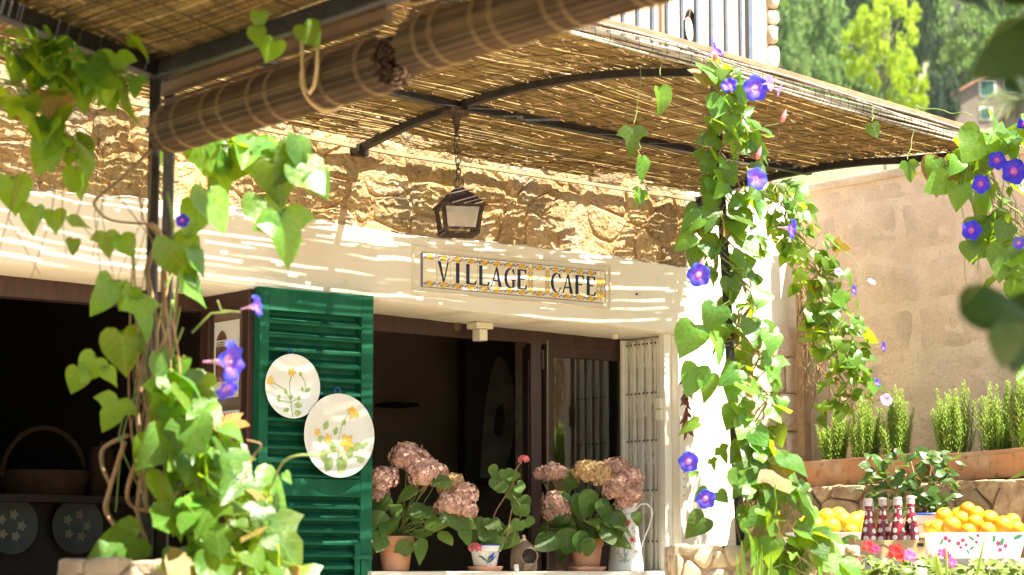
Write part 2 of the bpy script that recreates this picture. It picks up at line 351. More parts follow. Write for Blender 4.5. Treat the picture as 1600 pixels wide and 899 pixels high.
        if smooth:
            me.polygons.foreach_set('use_smooth', [True]*len(me.polygons))
            if smooth != 2: me.set_sharp_from_angle(angle=R(40))
        me.update(); return me
    def build(self, name, mats, parent=None, smooth=False, bevel=0, label=None, kind=None, fix=True):
        inv = rm(parent).inverted() if parent else None
        o = bpy.data.objects.new(name, self.mesh(name, mats, inv, smooth, bevel, fix)); col.objects.link(o)
        if parent: o.parent = parent
        RM[o.name] = rm(parent)
        if label: o['label'] = label
        if kind: o['kind'] = kind
        return o
def FB(): return MB(FM)
def tag(o, label, cat, group=None):
    o['label'] = label; o['category'] = cat
    if group: o['group'] = group
    return o
def nz(p, s=1): return NZ.noise(V(p)*s)
# leaf meshes --------------------------------------------------------
HEART = [(0, 0), (.12, -.13), (.30, -.17), (.45, -.05), (.50, .14), (.46, .34), (.36, .55), (.22, .76), (.09, .93), (0, 1.05)]
LOBED = [(0, 0), (.14, -.15), (.34, -.16), (.50, .02), (.62, .22), (.44, .28), (.30, .38), (.30, .58), (.16, .84), (0, 1.05)]
OVATE = [(0, 0), (.16, .02), (.30, .12), (.37, .28), (.38, .45), (.33, .62), (.23, .80), (.10, .95), (.04, 1.0), (0, 1.06)]
LANCE = [(0, 0), (.07, .05), (.14, .16), (.19, .30), (.21, .46), (.19, .62), (.13, .80), (.06, .94), (.02, 1.0), (0, 1.05)]
ROUND = [(0, .02), (.18, -.16), (.38, -.14), (.54, .04), (.56, .26), (.54, .46), (.40, .66), (.24, .74), (.12, .70), (0, .76)]
def leafmesh(name, outline, m, fold, droop, seed, wav=.05):
    r = random.Random(seed); ph = r.random()*6; vs = []; fs = []; us = []
    def P(x, y): 
        z = fold*abs(x)-droop*max(0, y)**2*.5+wav*math.sin(5*y+ph+(2 if x > 0 else 0))*abs(x)*2+.04*math.sin(9*y+ph*2)*abs(x)
        return (x*1.06*(1-abs(fold)*.18), y*(1-abs(droop)*.12), z)
    n = len(outline)
    for sgn in (1, -1):
        b = len(vs)
        for x, y in outline:
            my = lerp(.25, y, .72) if y < .25 else y
            for k, q in ((0, 0), (1, .5), (2, 1)):
                X = sgn*x*q; Y = lerp(my, y, q); vs.append(P(X, Y)); us.append((X, Y))
        for i in range(n-1):
            for k in (0, 1):
                a = b+i*3+k; f = (a, a+1, a+4, a+3); fs.append(f if sgn > 0 else f[::-1])
    mb = MB(); mb.add(vs, fs, us); me = mb.mesh(name, m, fix=False)
    bm = bmesh.new(); bm.from_mesh(me); bmesh.ops.remove_doubles(bm, verts=bm.verts, dist=1e-5); bmesh.ops.recalc_face_normals(bm, faces=bm.faces); bm.to_mesh(me); bm.free()
    me.polygons.foreach_set('use_smooth', [True]*len(me.polygons)); return me
def leafset(nm, outs, m, k=5):
    q = []
    for i in range(k):
        r = random.Random(nm+str(i)); q.append(leafmesh(nm, outs[i % len(outs)], m, r.uniform(-.15, .65), r.uniform(-.35, 1.0), nm+str(i), r.uniform(.03, .11)))
    return q
VINE = leafset('leaf', [HEART, HEART, LOBED, HEART, HEART, HEART, HEART, LOBED], 'vine_leaf', 9)
SHADE = leafset('leaf', [OVATE], 'shade_tinted_leaf', 4)
leafmat('old_leaf', (.22, .13, .04), (.13, .12, .025), (.5, .36, .05), .35, .6, vein=(.25, .17, .07))
OLD = leafset('leaf', [HEART, LOBED], 'old_leaf', 3)
YOUNG = leafset('leaf', [HEART], 'young_leaf', 3)
BROAD = leafset('leaf', [OVATE], 'broad_leaf', 4)
CITRUS = leafset('leaf', [LANCE, OVATE], 'citrus_leaf', 4)
GERA = leafset('leaf', [ROUND], 'geranium_leaf', 3)
IMPA = leafset('leaf', [LANCE, OVATE], 'impatiens_leaf', 4)
def leafM(p, tip, nrm, size):
    y = V(tip).normalized(); x = y.cross(V(nrm)); 
    if x.length < 1e-3: x = y.orthogonal()
    x.normalize(); z = x.cross(y)
    m = Matrix((x, y, z)).transposed().to_4x4(); return Matrix.Translation(p) @ m @ Matrix.Scale(size, 4)
def rv(r=rnd): return V((r.uniform(-1, 1), r.uniform(-1, 1), r.uniform(-1, 1)))
TOC = V((0, -1, -.05)); TOS = -sd
def addleaf(root, meshes, p, size, ang=None, nrm=None, r=rnd, spread=.6):
    if ang is None: tip = V((r.gauss(0, .5), r.gauss(-.35, .4), -1+r.gauss(0, .45)))
    else: a = R(ang); tip = V((math.sin(a), r.uniform(-.3, .2), -math.cos(a)))
    if nrm is None: nrm = TOC*r.uniform(.3, 1)+TOS*r.uniform(.2, 1)+rv(r)*spread
    return inst('leaf', r.choice(meshes), root, leafM(p, tip, nrm, size))
# ================================================================== SETTING
def hill_z(x, y):
    b = .30*max(0, y-60)+.012*max(0, y-60)*max(0, x-30)/60
    return b+(2.5*nz((x*.02, y*.02, 1))+1.0*nz((x*.07, y*.07, 5)) if y > 40 else 0)-.05
m = MB(); nx, ny = 60, 60
gx = [-420+i*14 for i in range(nx+1)]; gy = [-60+60*((j/ny)**1.0)*1.9 if j < 30 else 54*(1.079**(j-30)) for j in range(ny+1)]
m.add([(x, y, hill_z(x, y) if y > 50 else -.05) for y in gy for x in gx], [(j*(nx+1)+i, j*(nx+1)+i+1, (j+1)*(nx+1)+i+1, (j+1)*(nx+1)+i) for j in range(ny) for i in range(nx)])
o = m.build('hillside', 'hillside', smooth=2); o['kind'] = 'structure'
m = MB(); m.box(-14, 14, -14, 16, -.04, 0); o = m.build('terrace_ground', 'terrace'); o['kind'] = 'structure'

# ------------------------------------------------------------------ Voronoi masonry
def cells(a0, a1, b0, b1, da, db, r, jit=.42, hole=0):
    pts = []; j = 0; b = b0+db/2
    while b < b1+db*.5:
        a = a0+(da*.5 if j % 2 else 0)
        while a < a1+da*.5:
            if hole and r.random() < hole: a += da; continue
            pts.append((a+r.uniform(-jit, jit)*da, b+r.uniform(-jit, jit)*db)); a += da
        b += db; j += 1
    out = []
    for i, p in enumerate(pts):
        if not (a0-.3*da < p[0] < a1+.3*da): continue
        poly = [(a0, b0), (a1, b0), (a1, b1), (a0, b1)]
        for k, q in enumerate(pts):
            if k == i or abs(q[0]-p[0]) > 3*da or abs(q[1]-p[1]) > 3*db: continue
            mx, my = (p[0]+q[0])/2, (p[1]+q[1])/2; dx, dy = q[0]-p[0], q[1]-p[1]; new = []
            for u in range(len(poly)):
                A, B = poly[u], poly[(u+1) % len(poly)]; sa = (A[0]-mx)*dx+(A[1]-my)*dy; sb = (B[0]-mx)*dx+(B[1]-my)*dy
                if sa <= 0: new.append(A)
                if sa*sb < 0: t = sa/(sa-sb); new.append((A[0]+(B[0]-A[0])*t, A[1]+(B[1]-A[1])*t))
            poly = new
            if len(poly) < 3: break
        if len(poly) >= 3: out.append(poly)
    return out
def stone(parent, poly, fn, inset, dep, m, name='stone', r=rnd, bulge=1.0, n=14, flat=False, rough=0):
    cx = sum(p[0] for p in poly)/len(poly); cy_ = sum(p[1] for p in poly)/len(poly)
    L = [math.dist(poly[i], poly[(i+1) % len(poly)]) for i in range(len(poly))]; T = sum(L)
    if T < .12: return
    rs = []
    for k in range(n):
        d = T*k/n; i = 0
        while d > L[i] and i < len(L)-1: d -= L[i]; i += 1
        A, B = poly[i], poly[(i+1) % len(poly)]; rs.append((lerp(A[0], B[0], d/max(L[i], 1e-6)), lerp(A[1], B[1], d/max(L[i], 1e-6))))
    if not flat: rs = [tuple(.25*rs[k-1][c]+.5*rs[k][c]+.25*rs[(k+1) % n][c] for c in (0, 1)) for k in range(n)]
    av = T/2/PI; mb = MB(); vs = []; fs = []; sd_ = r.uniform(0, 99); lift = (r.uniform(.3, 1) if not rough else r.uniform(.75, 1))*dep
    tilt = (r.uniform(-.3, .3), r.uniform(-.25, .45))
    rings = [(1, -.03), (1, .25), (.93, .72), (.74, 1.0), (.42, 1.1)] if not rough else [(1, -.03), (1, .2), (.95, .75), (.84, 1.0), (.68, 1.0), (.5, 1.0), (.3, 1.0), (.14, 1.0)]
    for q, hgt in rings:
        for k in range(n):
            x = cx+(rs[k][0]-cx)*(q-inset/av); y = cy_+(rs[k][1]-cy_)*(q-inset/av)
            j = nz((x*24, y*24, sd_))*.45+nz((x*60, y*60, sd_))*.25
            d = (-.025 if hgt < 0 else lift*hgt*(1+j*bulge)+(tilt[0]*(x-cx)+tilt[1]*(y-cy_))*.25*bulge*q)
            if rough and hgt > .3: d += rough*(nz((x*17, y*17, 3+sd_*.05))+.6*nz((x*43, y*43, 8))+.4*nz((x*95, y*95, 2)))
            vs.append(fn(x, y, d))
    vs.append(fn(cx, cy_, lift*1.1))
    for i in range(len(rings)-1):
        for k in range(n): fs.append((i*n+k, i*n+(k+1) % n, (i+1)*n+(k+1) % n, (i+1)*n+k))
    b = (len(rings)-1)*n
    for k in range(n): fs.append((b+k, b+(k+1) % n, len(vs)-1))
    mb.add(vs, fs); return mb.build(name, m, parent, smooth=True)
# ------------------------------------------------------------------ CAFE BUILDING
cafe = thing('cafe_building', 'whitewashed cafe front with rubble stone above its lintel and dark openings', 'building', F(-.3, 0, -H), rot=ANG)
ltop = [(fp(x, y).x, fp(x, y).z) for x, y in ((0, 290), (240, 309), (470, 334), (560, 352), (650, 367), (760, 375), (860, 386), (960, 399), (1075, 416))]
lbot = [(fp(x, y).x, fp(x, y).z) for x, y in ((0, 410), (390, 452), (580, 469), (820, 497), (1060, 522))]
S_L, S_R = -.80, fp(1060, 522).x
LEFT_R = fp(388, 450).x                     # right jamb of the bar opening
m = FB(); ns = 110; vs = []
for i in range(ns+1):
    s = lerp(-4.2, S_R+.06, i/ns); zt = pl(ltop, s)+.010*nz((s*9, 0, 3))+.005*nz((s*31, 0, 3)); zb = pl(lbot, s)+.003*nz((s*7, 2, 1))
    e = .003*nz((s*6, 1, 7)); row = [(s, .10, zt), (s, .012, zt-.002), (s, e, zt-.013)]
    for k in range(1, 8): z = lerp(zt-.013, zb+.008, k/8); row.append((s, e+.0025*nz((s*7, z*9, 2)), z))
    row += [(s, e, zb+.008), (s, .010, zb), (s, .44, zb+.003)]; vs += row
q = len(row); m.add(vs, [(i*q+k, i*q+k+1, (i+1)*q+k+1, (i+1)*q+k) for i in range(ns) for k in range(q-1)])
m.build('lintel', 'white_wall', cafe, smooth=True)
ZL = pl(lbot, 0.2); ZR = pl(lbot, S_R)
# white pier at the right of the window, pier behind the shutter, wall below the sill
m = FB(); m.box(S_R, 1.84, .004, .46, -H, ZR+.0); m.box(S_R+.06, 1.84, .002, .46, ZR+.0005, 1.86); m.build('right_pier', 'white_wall', cafe, bevel=.012, smooth=True)
m = FB(); m.box(LEFT_R+.05, S_L, .004, .46, -H, pl(lbot, -1.1)-.001); m.build('middle_pier', 'white_wall', cafe, bevel=.01, smooth=True)
m = FB(); m.box(S_L+.001, S_R-.001, .02, .44, -H, -.035); m.build('parapet', 'white_wall', cafe)
m = FB(); m.box(S_L-.02, S_R+.005, -.09, .42, -.034, -.008); m.build('window_sill', 'white_paint', cafe, bevel=.006)
m = FB(); m.box(-4.2, LEFT_R-.001, .02, .3, -H, -.25); m.build('bar_parapet', 'white_wall', cafe)
# rubble above
sw_m = FB(); a0, a1, b0, b1 = -4.2, S_R+.075, 1.40, 2.12; nx, ny = 150, 24; vs = []
for j in range(ny+1):
    for i in range(nx+1):
        s = lerp(a0, a1, i/nx); z = lerp(b0, b1, j/ny); vs.append((s, .0175-.008*nz((s*11, z*11, 4))-.005*nz((s*40, z*40, 9)), z))
sw_m.add(vs, [(j*(nx+1)+i, j*(nx+1)+i+1, (j+1)*(nx+1)+i+1, (j+1)*(nx+1)+i) for j in range(ny) for i in range(nx)])
stonewall = sw_m.build('rubble_wall', 'mortar', cafe, smooth=2)
rs_ = random.Random(21)
for poly in cells(-3.1, S_R+.07, 1.43, 2.0, .17, .115, rs_, .5, .28): stone(stonewall, poly, lambda a, b, d: F(a, .030-d, b), .005, .026, 'stone', r=rs_, bulge=.4, n=24, rough=.0065)
m = FB(); m.box(-4.2, S_R+.07, .05, .46, 1.46, 2.12); m.box(-4.2, 1.72, .0, 1.3, 2.121, 2.16); m.build('terrace_edge', 'mortar', cafe)
# corner pilaster of dressed stones by the return wall
rs_ = random.Random(5)
pil = FB(); pil.box(1.46, 1.86, -.03, 0, -H, 1.16); pil = pil.build('corner_pilaster', 'mortar', cafe)
z = .15; k = 0
while z < 1.12:
    h = rs_.uniform(.13, .19); sp_ = 1.46+(.16 if k % 2 else .24)+rs_.uniform(-.02, .02)
    for a, b in ((1.46, sp_), (sp_, 1.86)):
        stone(pil, [(a, z), (b, z), (b, z+h), (a, z+h)], lambda x, y, d: F(x, -.03-d, y), .004, .016, 'ashlar', r=rs_, bulge=.6, n=16, flat=True)
    z += h; k += 1
# upper storey set back behind its terrace
E = fp(1200, 50, 1.3).x
m = FB(); m.box(-6, E, 1.3, 5, 2.16, 5.4); m.build('upper_wall', 'upper_wall', cafe)
z = 2.2
while z < 3.6:
    h = rs_.uniform(.09, .16); wd = rs_.uniform(.06, .085)
    stone(cafe, [(E-.012, z), (E+wd, z), (E+wd, z+h), (E-.012, z+h)], lambda x, y, d: F(x, 1.3-d, y), .004, .03, 'quoin', 'quoin', r=rs_, bulge=1.2)
    z += h
m = FB(); m.box(E-.001, E+.05, 1.31, 5, 2.16, 3.6); m.build('corner_infill', 'mortar', cafe)
a = fp(1036, 40, 1.28).x; b = fp(1066, 40, 1.28).x
m = FB(); m.box(a, b, 1.255, 1.299, 2.2, 3.5); m.build('upper_door', 'cream_plastic', cafe, bevel=.008)
# interior behind the window
m = FB(); zt = 1.35
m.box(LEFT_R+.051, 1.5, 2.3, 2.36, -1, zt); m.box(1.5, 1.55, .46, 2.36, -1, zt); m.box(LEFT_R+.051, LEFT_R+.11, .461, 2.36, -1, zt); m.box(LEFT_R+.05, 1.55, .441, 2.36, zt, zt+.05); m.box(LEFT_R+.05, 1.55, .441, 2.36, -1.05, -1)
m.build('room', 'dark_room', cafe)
zh = ZL-.06                                # brown window frame
m = FB(); m.box(S_L, S_R, .402, .44, zh, ZL+.03); m.build('window_head', 'brown_wood', cafe, bevel=.003)
# glass door leaf and the folded narrow leaf beside it
dl, dr = fp(850, 700, .42).x, fp(986, 700, .42).x
door = FB(); sw = .070; zb = -.01; zt = fp(920, 538, .42).z
door.box(dl, dl+sw*.72, .405, .455, zb, zt); door.box(dr-sw*.8, dr, .405, .455, zb, zt); door.box(dl+sw*.72, dr-sw*.8, .407, .453, zt-.075, zt); door.box(dl+sw*.72, dr-sw*.8, .407, .453, zb, zb+.13)
door = door.build('glass_door', 'brown_wood', cafe, bevel=.004)
m = FB(); m.box(dl+sw*.72, dr-sw*.8, .428, .434, zb+.13, zt-.075); m.build('pane', 'glass', door)
m = FB(); m.box(dl+.002, dl+.006, .395, .4049, zb+.01, zt); m.build('weather_strip', 'steel', door)
a = fp(829, 700, .42).x; LF = FM @ Matrix.Translation((a, .42, 0)) @ Matrix.Rotation(R(-33), 4, 'Z'); leaf = MB(LF); leaf.box(0, .052, .0, .46, zb, zt+.0); leaf.box(-.005, -.0005, .07, .39, zb+.10, zt-.09); leaf = leaf.build('folded_door_leaf', 'brown_wood', cafe, bevel=.005)
for z in (zt-.14, zb+.2): m = MB(LF); m.box(.054, .066, -.008, .03, z, z+.09); m.build('hinge', 'rust_iron', leaf)
m = FB(); m.box(fp(811, 700, .9).x, fp(842, 700, .9).x, .90, .93, -.999, 1.349); m.build('inner_jamb', 'clay_grey', cafe)
# white bracket and small brass plate under the soffit
p = fp(750, 520, .30); zc = pl(lbot, p.x)
m = FB(); m.box(p.x-.048, p.x+.048, .26, .34, zc-.030, zc-.001); m.box(p.x-.022, p.x+.022, .27, .33, zc-.085, zc-.031); m.build('junction_box', 'cream_plastic', cafe, bevel=.004)
p = fp(714, 510, .401); m = FB(); m.lathe([(.001, .012), (.02, .010), (.024, 0)], 14, (p.x, .401, p.z), 'y'); m.build('ceiling_button', 'blind_board', cafe, smooth=True)
p = fp(942, 512, .30); m = FB(); m.box(p.x-.01, p.x+.01, .2, .22, pl(lbot, p.x)-.025, pl(lbot, p.x)-.001); m.build('soffit_hook', 'cream_plastic', cafe)
p = fp(994, 460); m = FB(); m.lathe([(.001, .008), (.005, .008), (.006, -.004)], 8, (p.x, 0, p.z), 'y'); m.build('wall_plug', 'bolt', cafe)
# painting deep inside: a pale draped shape on black
a, b = fp(722, 600, 1.9).x, fp(810, 600, 1.9).x; z0 = fp(760, 752, 1.9).z; z1 = fp(760, 508, 1.9).z
pic = thing('painting', 'tall dark painting with a pale draped shape inside the window', 'painting', F((a+b)/2, 1.9, z0), rot=ANG)
m = FB(); m.box(a, b, 1.88, 1.9, z0, z1); m.build('canvas', 'canvas_dark', pic)
m = FB(); m.box(a-.02, a-.0005, 1.87, 1.91, z0-.02, z1+.02); m.box(b+.0005, b+.02, 1.87, 1.91, z0-.02, z1+.02); m.box(a, b, 1.87, 1.91, z0-.02, z0-.0005); m.box(a, b, 1.87, 1.91, z1+.0005, z1+.02); m.build('frame', 'dark_shelf', pic)
w_, h_ = b-a, z1-z0
m = FB(); m.prism([(a+w_*x, z0+h_*y) for x, y in ((.28, .02), (.36, .45), (.48, .72), (.60, .80), (.74, .76), (.86, .62), (.9, .44), (.84, .25), (.7, .02))], 1.874, 1.8795); m.build('painted_shape', 'canvas_pale', pic)
m = FB(); m.prism([(a+w_*x, z0+h_*y) for x, y in ((.5, .30), (.55, .46), (.66, .50), (.70, .40), (.62, .28))], 1.868, 1.8735); m.build('painted_shadow', 'canvas_dark', pic)
# niche shelf deep in the room
p = fp(655, 630, 2.0); m = FB(); m.box(p.x-.09, p.x+.07, 2.1, 2.299, p.z-.01, p.z+.008); m.build('wall_shelf', 'dark_shelf', cafe)
# ------------------------------------------------------------------ folding gate folded against the right jamb
g0 = fp(985, 600, .40); gate = FB(); gs = S_R-.012
zt = fp(1010, 528, .2).z; zb = -.006; T0, T1 = .385, .055
gate = thing('folding_gate', 'cream folding security gate closed up against the right jamb', 'gate', F(gs, .2, -.008), rot=ANG)
n = 9
for k in range(n):
    t = lerp(T0-.03, T1+.06, k/(n-1)); m = FB(); m.bar([(gs-.012+(.006 if k % 2 else -.004), t+.006*math.sin(k*2.2), zb+.01), (gs-.012+(.006 if k % 2 else -.004), t, zt-.012)], .011, .014); m.build('upright', 'white_paint', gate)
for zc in (zt-.03, zt-.27, zt-.50, zt-.74, zb+.14):
    for k in range(n-1):
        t = lerp(T0-.03, T1+.06, (k+.5)/(n-1)); m = FB(); m.lathe([(.0005, .006), (.004, .005), (.005, 0)], 6, (0, 0, 0), 'x')
        m.v = [F(gs-.020-(q-F(0, 0, 0)).dot(U), t+(q-F(0, 0, 0)).dot(N), zc+(q-F(0, 0, 0)).z) for q in m.v]; m.build('rivet', 'bolt', gate)
for k in range(n-1):
    t0 = lerp(T0-.03, T1+.06, k/(n-1)); t1 = lerp(T0-.03, T1+.06, (k+1)/(n-1))
    for zc in (zt-.03, zt-.27, zt-.50, zt-.74):
        m = FB(); m.bar([(gs-.004, t0, zc), (gs-.004, t1, zc-.115)], .004, .012); m.bar([(gs-.0, t1, zc), (gs-.0, t0, zc-.115)], .004, .012); m.build('lattice_strap', 'white_paint', gate)
m = FB(); m.box(gs-.03, gs+.01, T0-.022, T0, zb, zt); m.build('end_post', 'white_paint', gate, bevel=.003)
m = FB(); m.box(gs-.035, gs+.01, T1-.005, T1+.035, zb, zt+.01); m.build('lead_post', 'white_paint', gate, bevel=.003)
p = fp(1040, 640, .09); m = FB(); m.box(gs-.052, gs-.036, T1+.006, T1+.045, p.z-.055, p.z-.003); m.box(gs-.052, gs-.036, T1+.008, T1+.043, p.z+.001, p.z+.05); m.build('lock_case', 'cream_plastic', gate, bevel=.003)
p = fp(1062, 755, .0); m = FB(); m.box(p.x+.004, p.x+.03, -.012, .003, p.z-.075, p.z+.065); m.box(S_R+.0, S_R+.012, -.008, .003, p.z-.3, p.z+.32); m.build('strike_plate', 'white_paint', gate, bevel=.001)
for dz in (-.06, -.02, .02, .05): m = FB(); m.lathe([(.0005, .004), (.003, .003), (.0035, 0)], 6, (p.x+.017, -.0125, p.z+dz), 'y'); m.build('screw', 'bolt', gate)
# ------------------------------------------------------------------ green shutter
a, b = fp(403, 650, -.05).x, fp(581, 650, -.05).x; zt = fp(490, 455, -.05).z; zb = -.16; T = -.058
shut = thing('louvred_shutter', 'green louvred shutter folded open beside the window, two plates hung on it', 'shutter', F((a+b)/2, T, zb), rot=ANG)
sw = .060
m = FB(); m.box(a+.046, b-sw-.001, T+.0445, T+.0495, zb+.002, zt-.002); m.build('light_stop_board', 'green_paint', shut)  # added board that keeps wall light out of the slat gaps
m = FB(); m.box(a, a+.045, T, T+.050, zb, zt); m.build('stile', 'green_paint', shut, bevel=.003)
m = FB(); m.box(b-sw, b, T, T+.050, zb, zt); m.build('stile', 'green_paint', shut, bevel=.003)
zr1 = zt-.095; zm1 = fp(500, 748, T).z; zm0 = fp(500, 776, T).z
for z0, z1 in ((zr1, zt-.001), (zm0, zm1), (zb+.001, zb+.06)): m = FB(); m.box(a+.0455, b-sw-.0005, T+.001, T+.0435, z0, z1); m.build('rail', 'green_paint', shut, bevel=.002)
def slats(z0, z1, k):
    for i in range(k):
        z = lerp(z0, z1, (i+.5)/k); m = FB(); vs = [(s, t, z+dz) for s in (a+.046, b-sw-.001) for t, dz in ((T+.002, -.026), (T+.002, -.014), (T+.043, .012), (T+.043, .002))]
        m.add(vs, [(0, 1, 2, 3), (4, 7, 6, 5), (0, 4, 5, 1), (1, 5, 6, 2), (2, 6, 7, 3), (3, 7, 4, 0)]); m.build('slat', 'green_paint', shut, bevel=.0015)
slats(zm1, zr1, 12); slats(zb+.06, zm0, 8)
p = fp(570, 871, T); m = FB(); m.box(p.x-.062, p.x+.03, T-.014, T-.0005, p.z-.010, p.z+.008); m.build('latch_bar', 'green_paint', shut, bevel=.003)
m = FB(); m.box(p.x-.024, p.x-.002, T-.010, T-.0005, zb+.02, p.z-.011); m.box(p.x-.056, p.x-.03, T-.010, T-.0005, zb+.02, p.z+.06); m.build('latch_strip', 'green_paint', shut, bevel=.002)
# two painted plates
def plate(px, py, rx, label, sprig, t):
    p = fp(px, py, t); r = rx/FPX*F(*p).y/.80; root = thing('painted_plate', label, 'plate', F(*p), 'painted plates hung on the shutter', rot=ANG)
    m = FB(); m.lathe([(.0001, .006), (r*.62, .006), (r*.7, .008), (r*.98, .016), (r, .0155), (r*.97, .010), (r*.6, -.003), (.0001, -.003)], 44, (p.x, t, p.z), 'y'); m.build('dish', 'plate', root, smooth=True)
    def X(x, y, d=.0): rr = math.hypot(x, y); return (p.x+x*r, t-(.0075+.010*max(0, rr-.66)/.3)-d, p.z+y*r)
    for pts in sprig['stems']: m = FB(); m.tube([X(*q) for q in pts], .0014, 4); m.build('painted_stem', 'pale_leaf_paint', root)
    for x, y, l_, an in sprig['leaves']:
        q = R(an); dx, dy = math.cos(q)*l_, math.sin(q)*l_; m = FB(); m.add([X(x, y), X(x+dx*.35-dy*.32, y+dy*.35+dx*.32), X(x+dx*.75-dy*.22, y+dy*.75+dx*.22), X(x+dx, y+dy), X(x+dx*.75+dy*.22, y+dy*.75-dx*.22), X(x+dx*.35+dy*.32, y+dy*.35-dx*.32)], [(0, 1, 2, 3, 4, 5)]); m.build('painted_leaf', 'pale_leaf_paint', root)
    for x, y, s_ in sprig['flowers']:
        m = FB(); m.disc(X(x, y, .0012), s_*r, 30, (1, 0, 0), (0, 0, 1), 5, .28, x*9); m.build('painted_flower', 'pale_yellow', root)
    m = FB(); m.torus((p.x, t+.002, p.z+r+.012), .014, .0022, (0, 1, 0), 12, 5, sx=1); m.build('hanging_loop', 'blue_paint', root, smooth=True)
    return root
plate(454.5, 604, 40.5, 'smaller white plate with thin yellow flower sprig, hung near the shutter top', dict(
    stems=[[(.0, -.95), (-.02, -.5), (-.06, -.2), (-.08, .1), (.0, .40)], [(-.05, -.4), (-.25, -.1), (-.5, .0), (-.78, .12)], [(0, -.5), (.3, -.3), (.52, -.1), (.48, .15), (.35, .35)], [(-.03, -.5), (-.4, -.45)]],
    leaves=[(.5, -.15, .22, 35), (.35, .3, .2, 110), (-.4, -.5, .2, 150), (.1, -.55, .3, -10), (-.1, -.7, .25, 200), (.25, -.45, .2, 80), (-.2, -.25, .18, 100), (.05, -.85, .3, 10), (-.5, -.42, .16, 60), (.4, -.15, .16, 100), (-.1, -.4, .2, 40)],
    flowers=[(0, .44, .125), (-.82, .14, .12)]), T-.012)
plate(527.5, 681, 52.5, 'larger white plate with yellow blooms and broad leaves, lower on the shutter', dict(
    stems=[[(.0, -.6), (-.02, -.2), (.05, .1), (.12, .35), (.3, .55)], [(-.05, -.35), (-.3, -.2), (-.5, .0)], [(0, -.35), (.3, -.45), (.6, -.5)]],
    leaves=[(-.42, .12, .26, 60), (-.12, .0, .22, 70), (-.2, -.5, .42, -115), (-.45, -.35, .36, -75), (-.1, -.42, .3, 110), (.15, -.45, .5, -105), (.4, -.35, .3, 40), (.5, -.6, .26, 20), (.62, -.3, .2, 50), (.3, -.55, .34, 80), (-.5, -.2, .2, 100), (.7, -.2, .18, 30), (.1, .25, .18, 50)],
    flowers=[(.42, .60, .155), (.24, -.15, .17), (-.30, -.08, .10), (-.60, .06, .08)]), T-.02)
# ------------------------------------------------------------------ name plaque: tiles one by one
ys = lambda x, a_, b_: lerp(a_, b_, (x-660)/(946-660))
zc1 = (fp(660, 393, -.02).z+fp(946, 426, -.02).z)/2; zc0 = (fp(660, 447, -.02).z+fp(946, 473, -.02).z)/2; TT = -.012
sign = thing('cafe_sign', 'tiled sign reading VILLAGE CAFE with yellow flower borders', 'sign', F(fp(800, 440).x, TT, zc0), rot=ANG)
zx = [103, 212, 320, 428, 530, 628, 730, 828, 925, 962, 1060, 1092, 1190, 1283, 1372, 1462, 1495, 1527]
kind = [' ', 'V', 'I', 'L', 'L', 'A', 'G', 'E', '|', ' ', '|', 'C', 'A', 'F', 'E', '|', '|']
sx_ = [fp(640+x/5, ys(640+x/5, 420, 450), TT).x for x in zx]
def ell(cx, cy_, rx, ry, a0, a1, n=12): return [(cx+rx*math.cos(R(lerp(a0, a1, i/n))), cy_+ry*math.sin(R(lerp(a0, a1, i/n)))) for i in range(n+1)]
def glyph(c):
    if c == 'V': return [[(0, 1), (.26, 1), (.56, 0), (.44, 0)], [(.5, .1), (.56, 0), (.92, 1), (.80, 1)]]
    if c == 'I': return [[(.30, 0), (.60, 0), (.60, 1), (.30, 1)]]
    if c == 'L': return [[(.10, 0), (.38, 0), (.38, 1), (.10, 1)], [(.38, 0), (.90, 0), (1.0, .24), (.92, .24), (.78, .07), (.38, .07)]]
    if c == 'A': return [[(0, 0), (.10, 0), (.50, .86), (.46, 1)], [(.44, 1), (.56, 1), (.95, 0), (.66, 0)], [(.20, .27), (.70, .27), (.68, .34), (.24, .34)]]
    if c == 'E': return [[(.10, 0), (.38, 0), (.38, 1), (.10, 1)], [(.38, .93), (.38, 1), (.88, 1), (.88, .78), (.80, .80), (.70, .93)], [(.38, .48), (.38, .55), (.70, .55), (.70, .48)], [(.38, 0), (.38, .07), (.72, .07), (.86, .22), (.94, .22), (.90, 0)]]
    if c == 'F': return glyph('E')[:3]
    o_ = ell(.56, .5, .50, .51, 62, 298); i_ = ell(.66, .5, .36, .455, 60, 300)[::-1]; n = len(o_)
    g = [[o_[k], o_[k+1], i_[n-2-k], i_[n-1-k]] for k in range(n-1)]
    g.append([(.74, .86), (.86, .72), (.94, .72), (.88, .98), (.76, .96)])
    if c == 'C': g.append([(.74, .08), (.80, .05), (.98, .26), (.92, .28)])
    else: g.append([(.66, .44), (1.04, .44), (1.04, .40), (.94, .38), (.94, .05), (.74, .02), (.74, .38), (.66, .40)])
    return g
HT = zc1-zc0
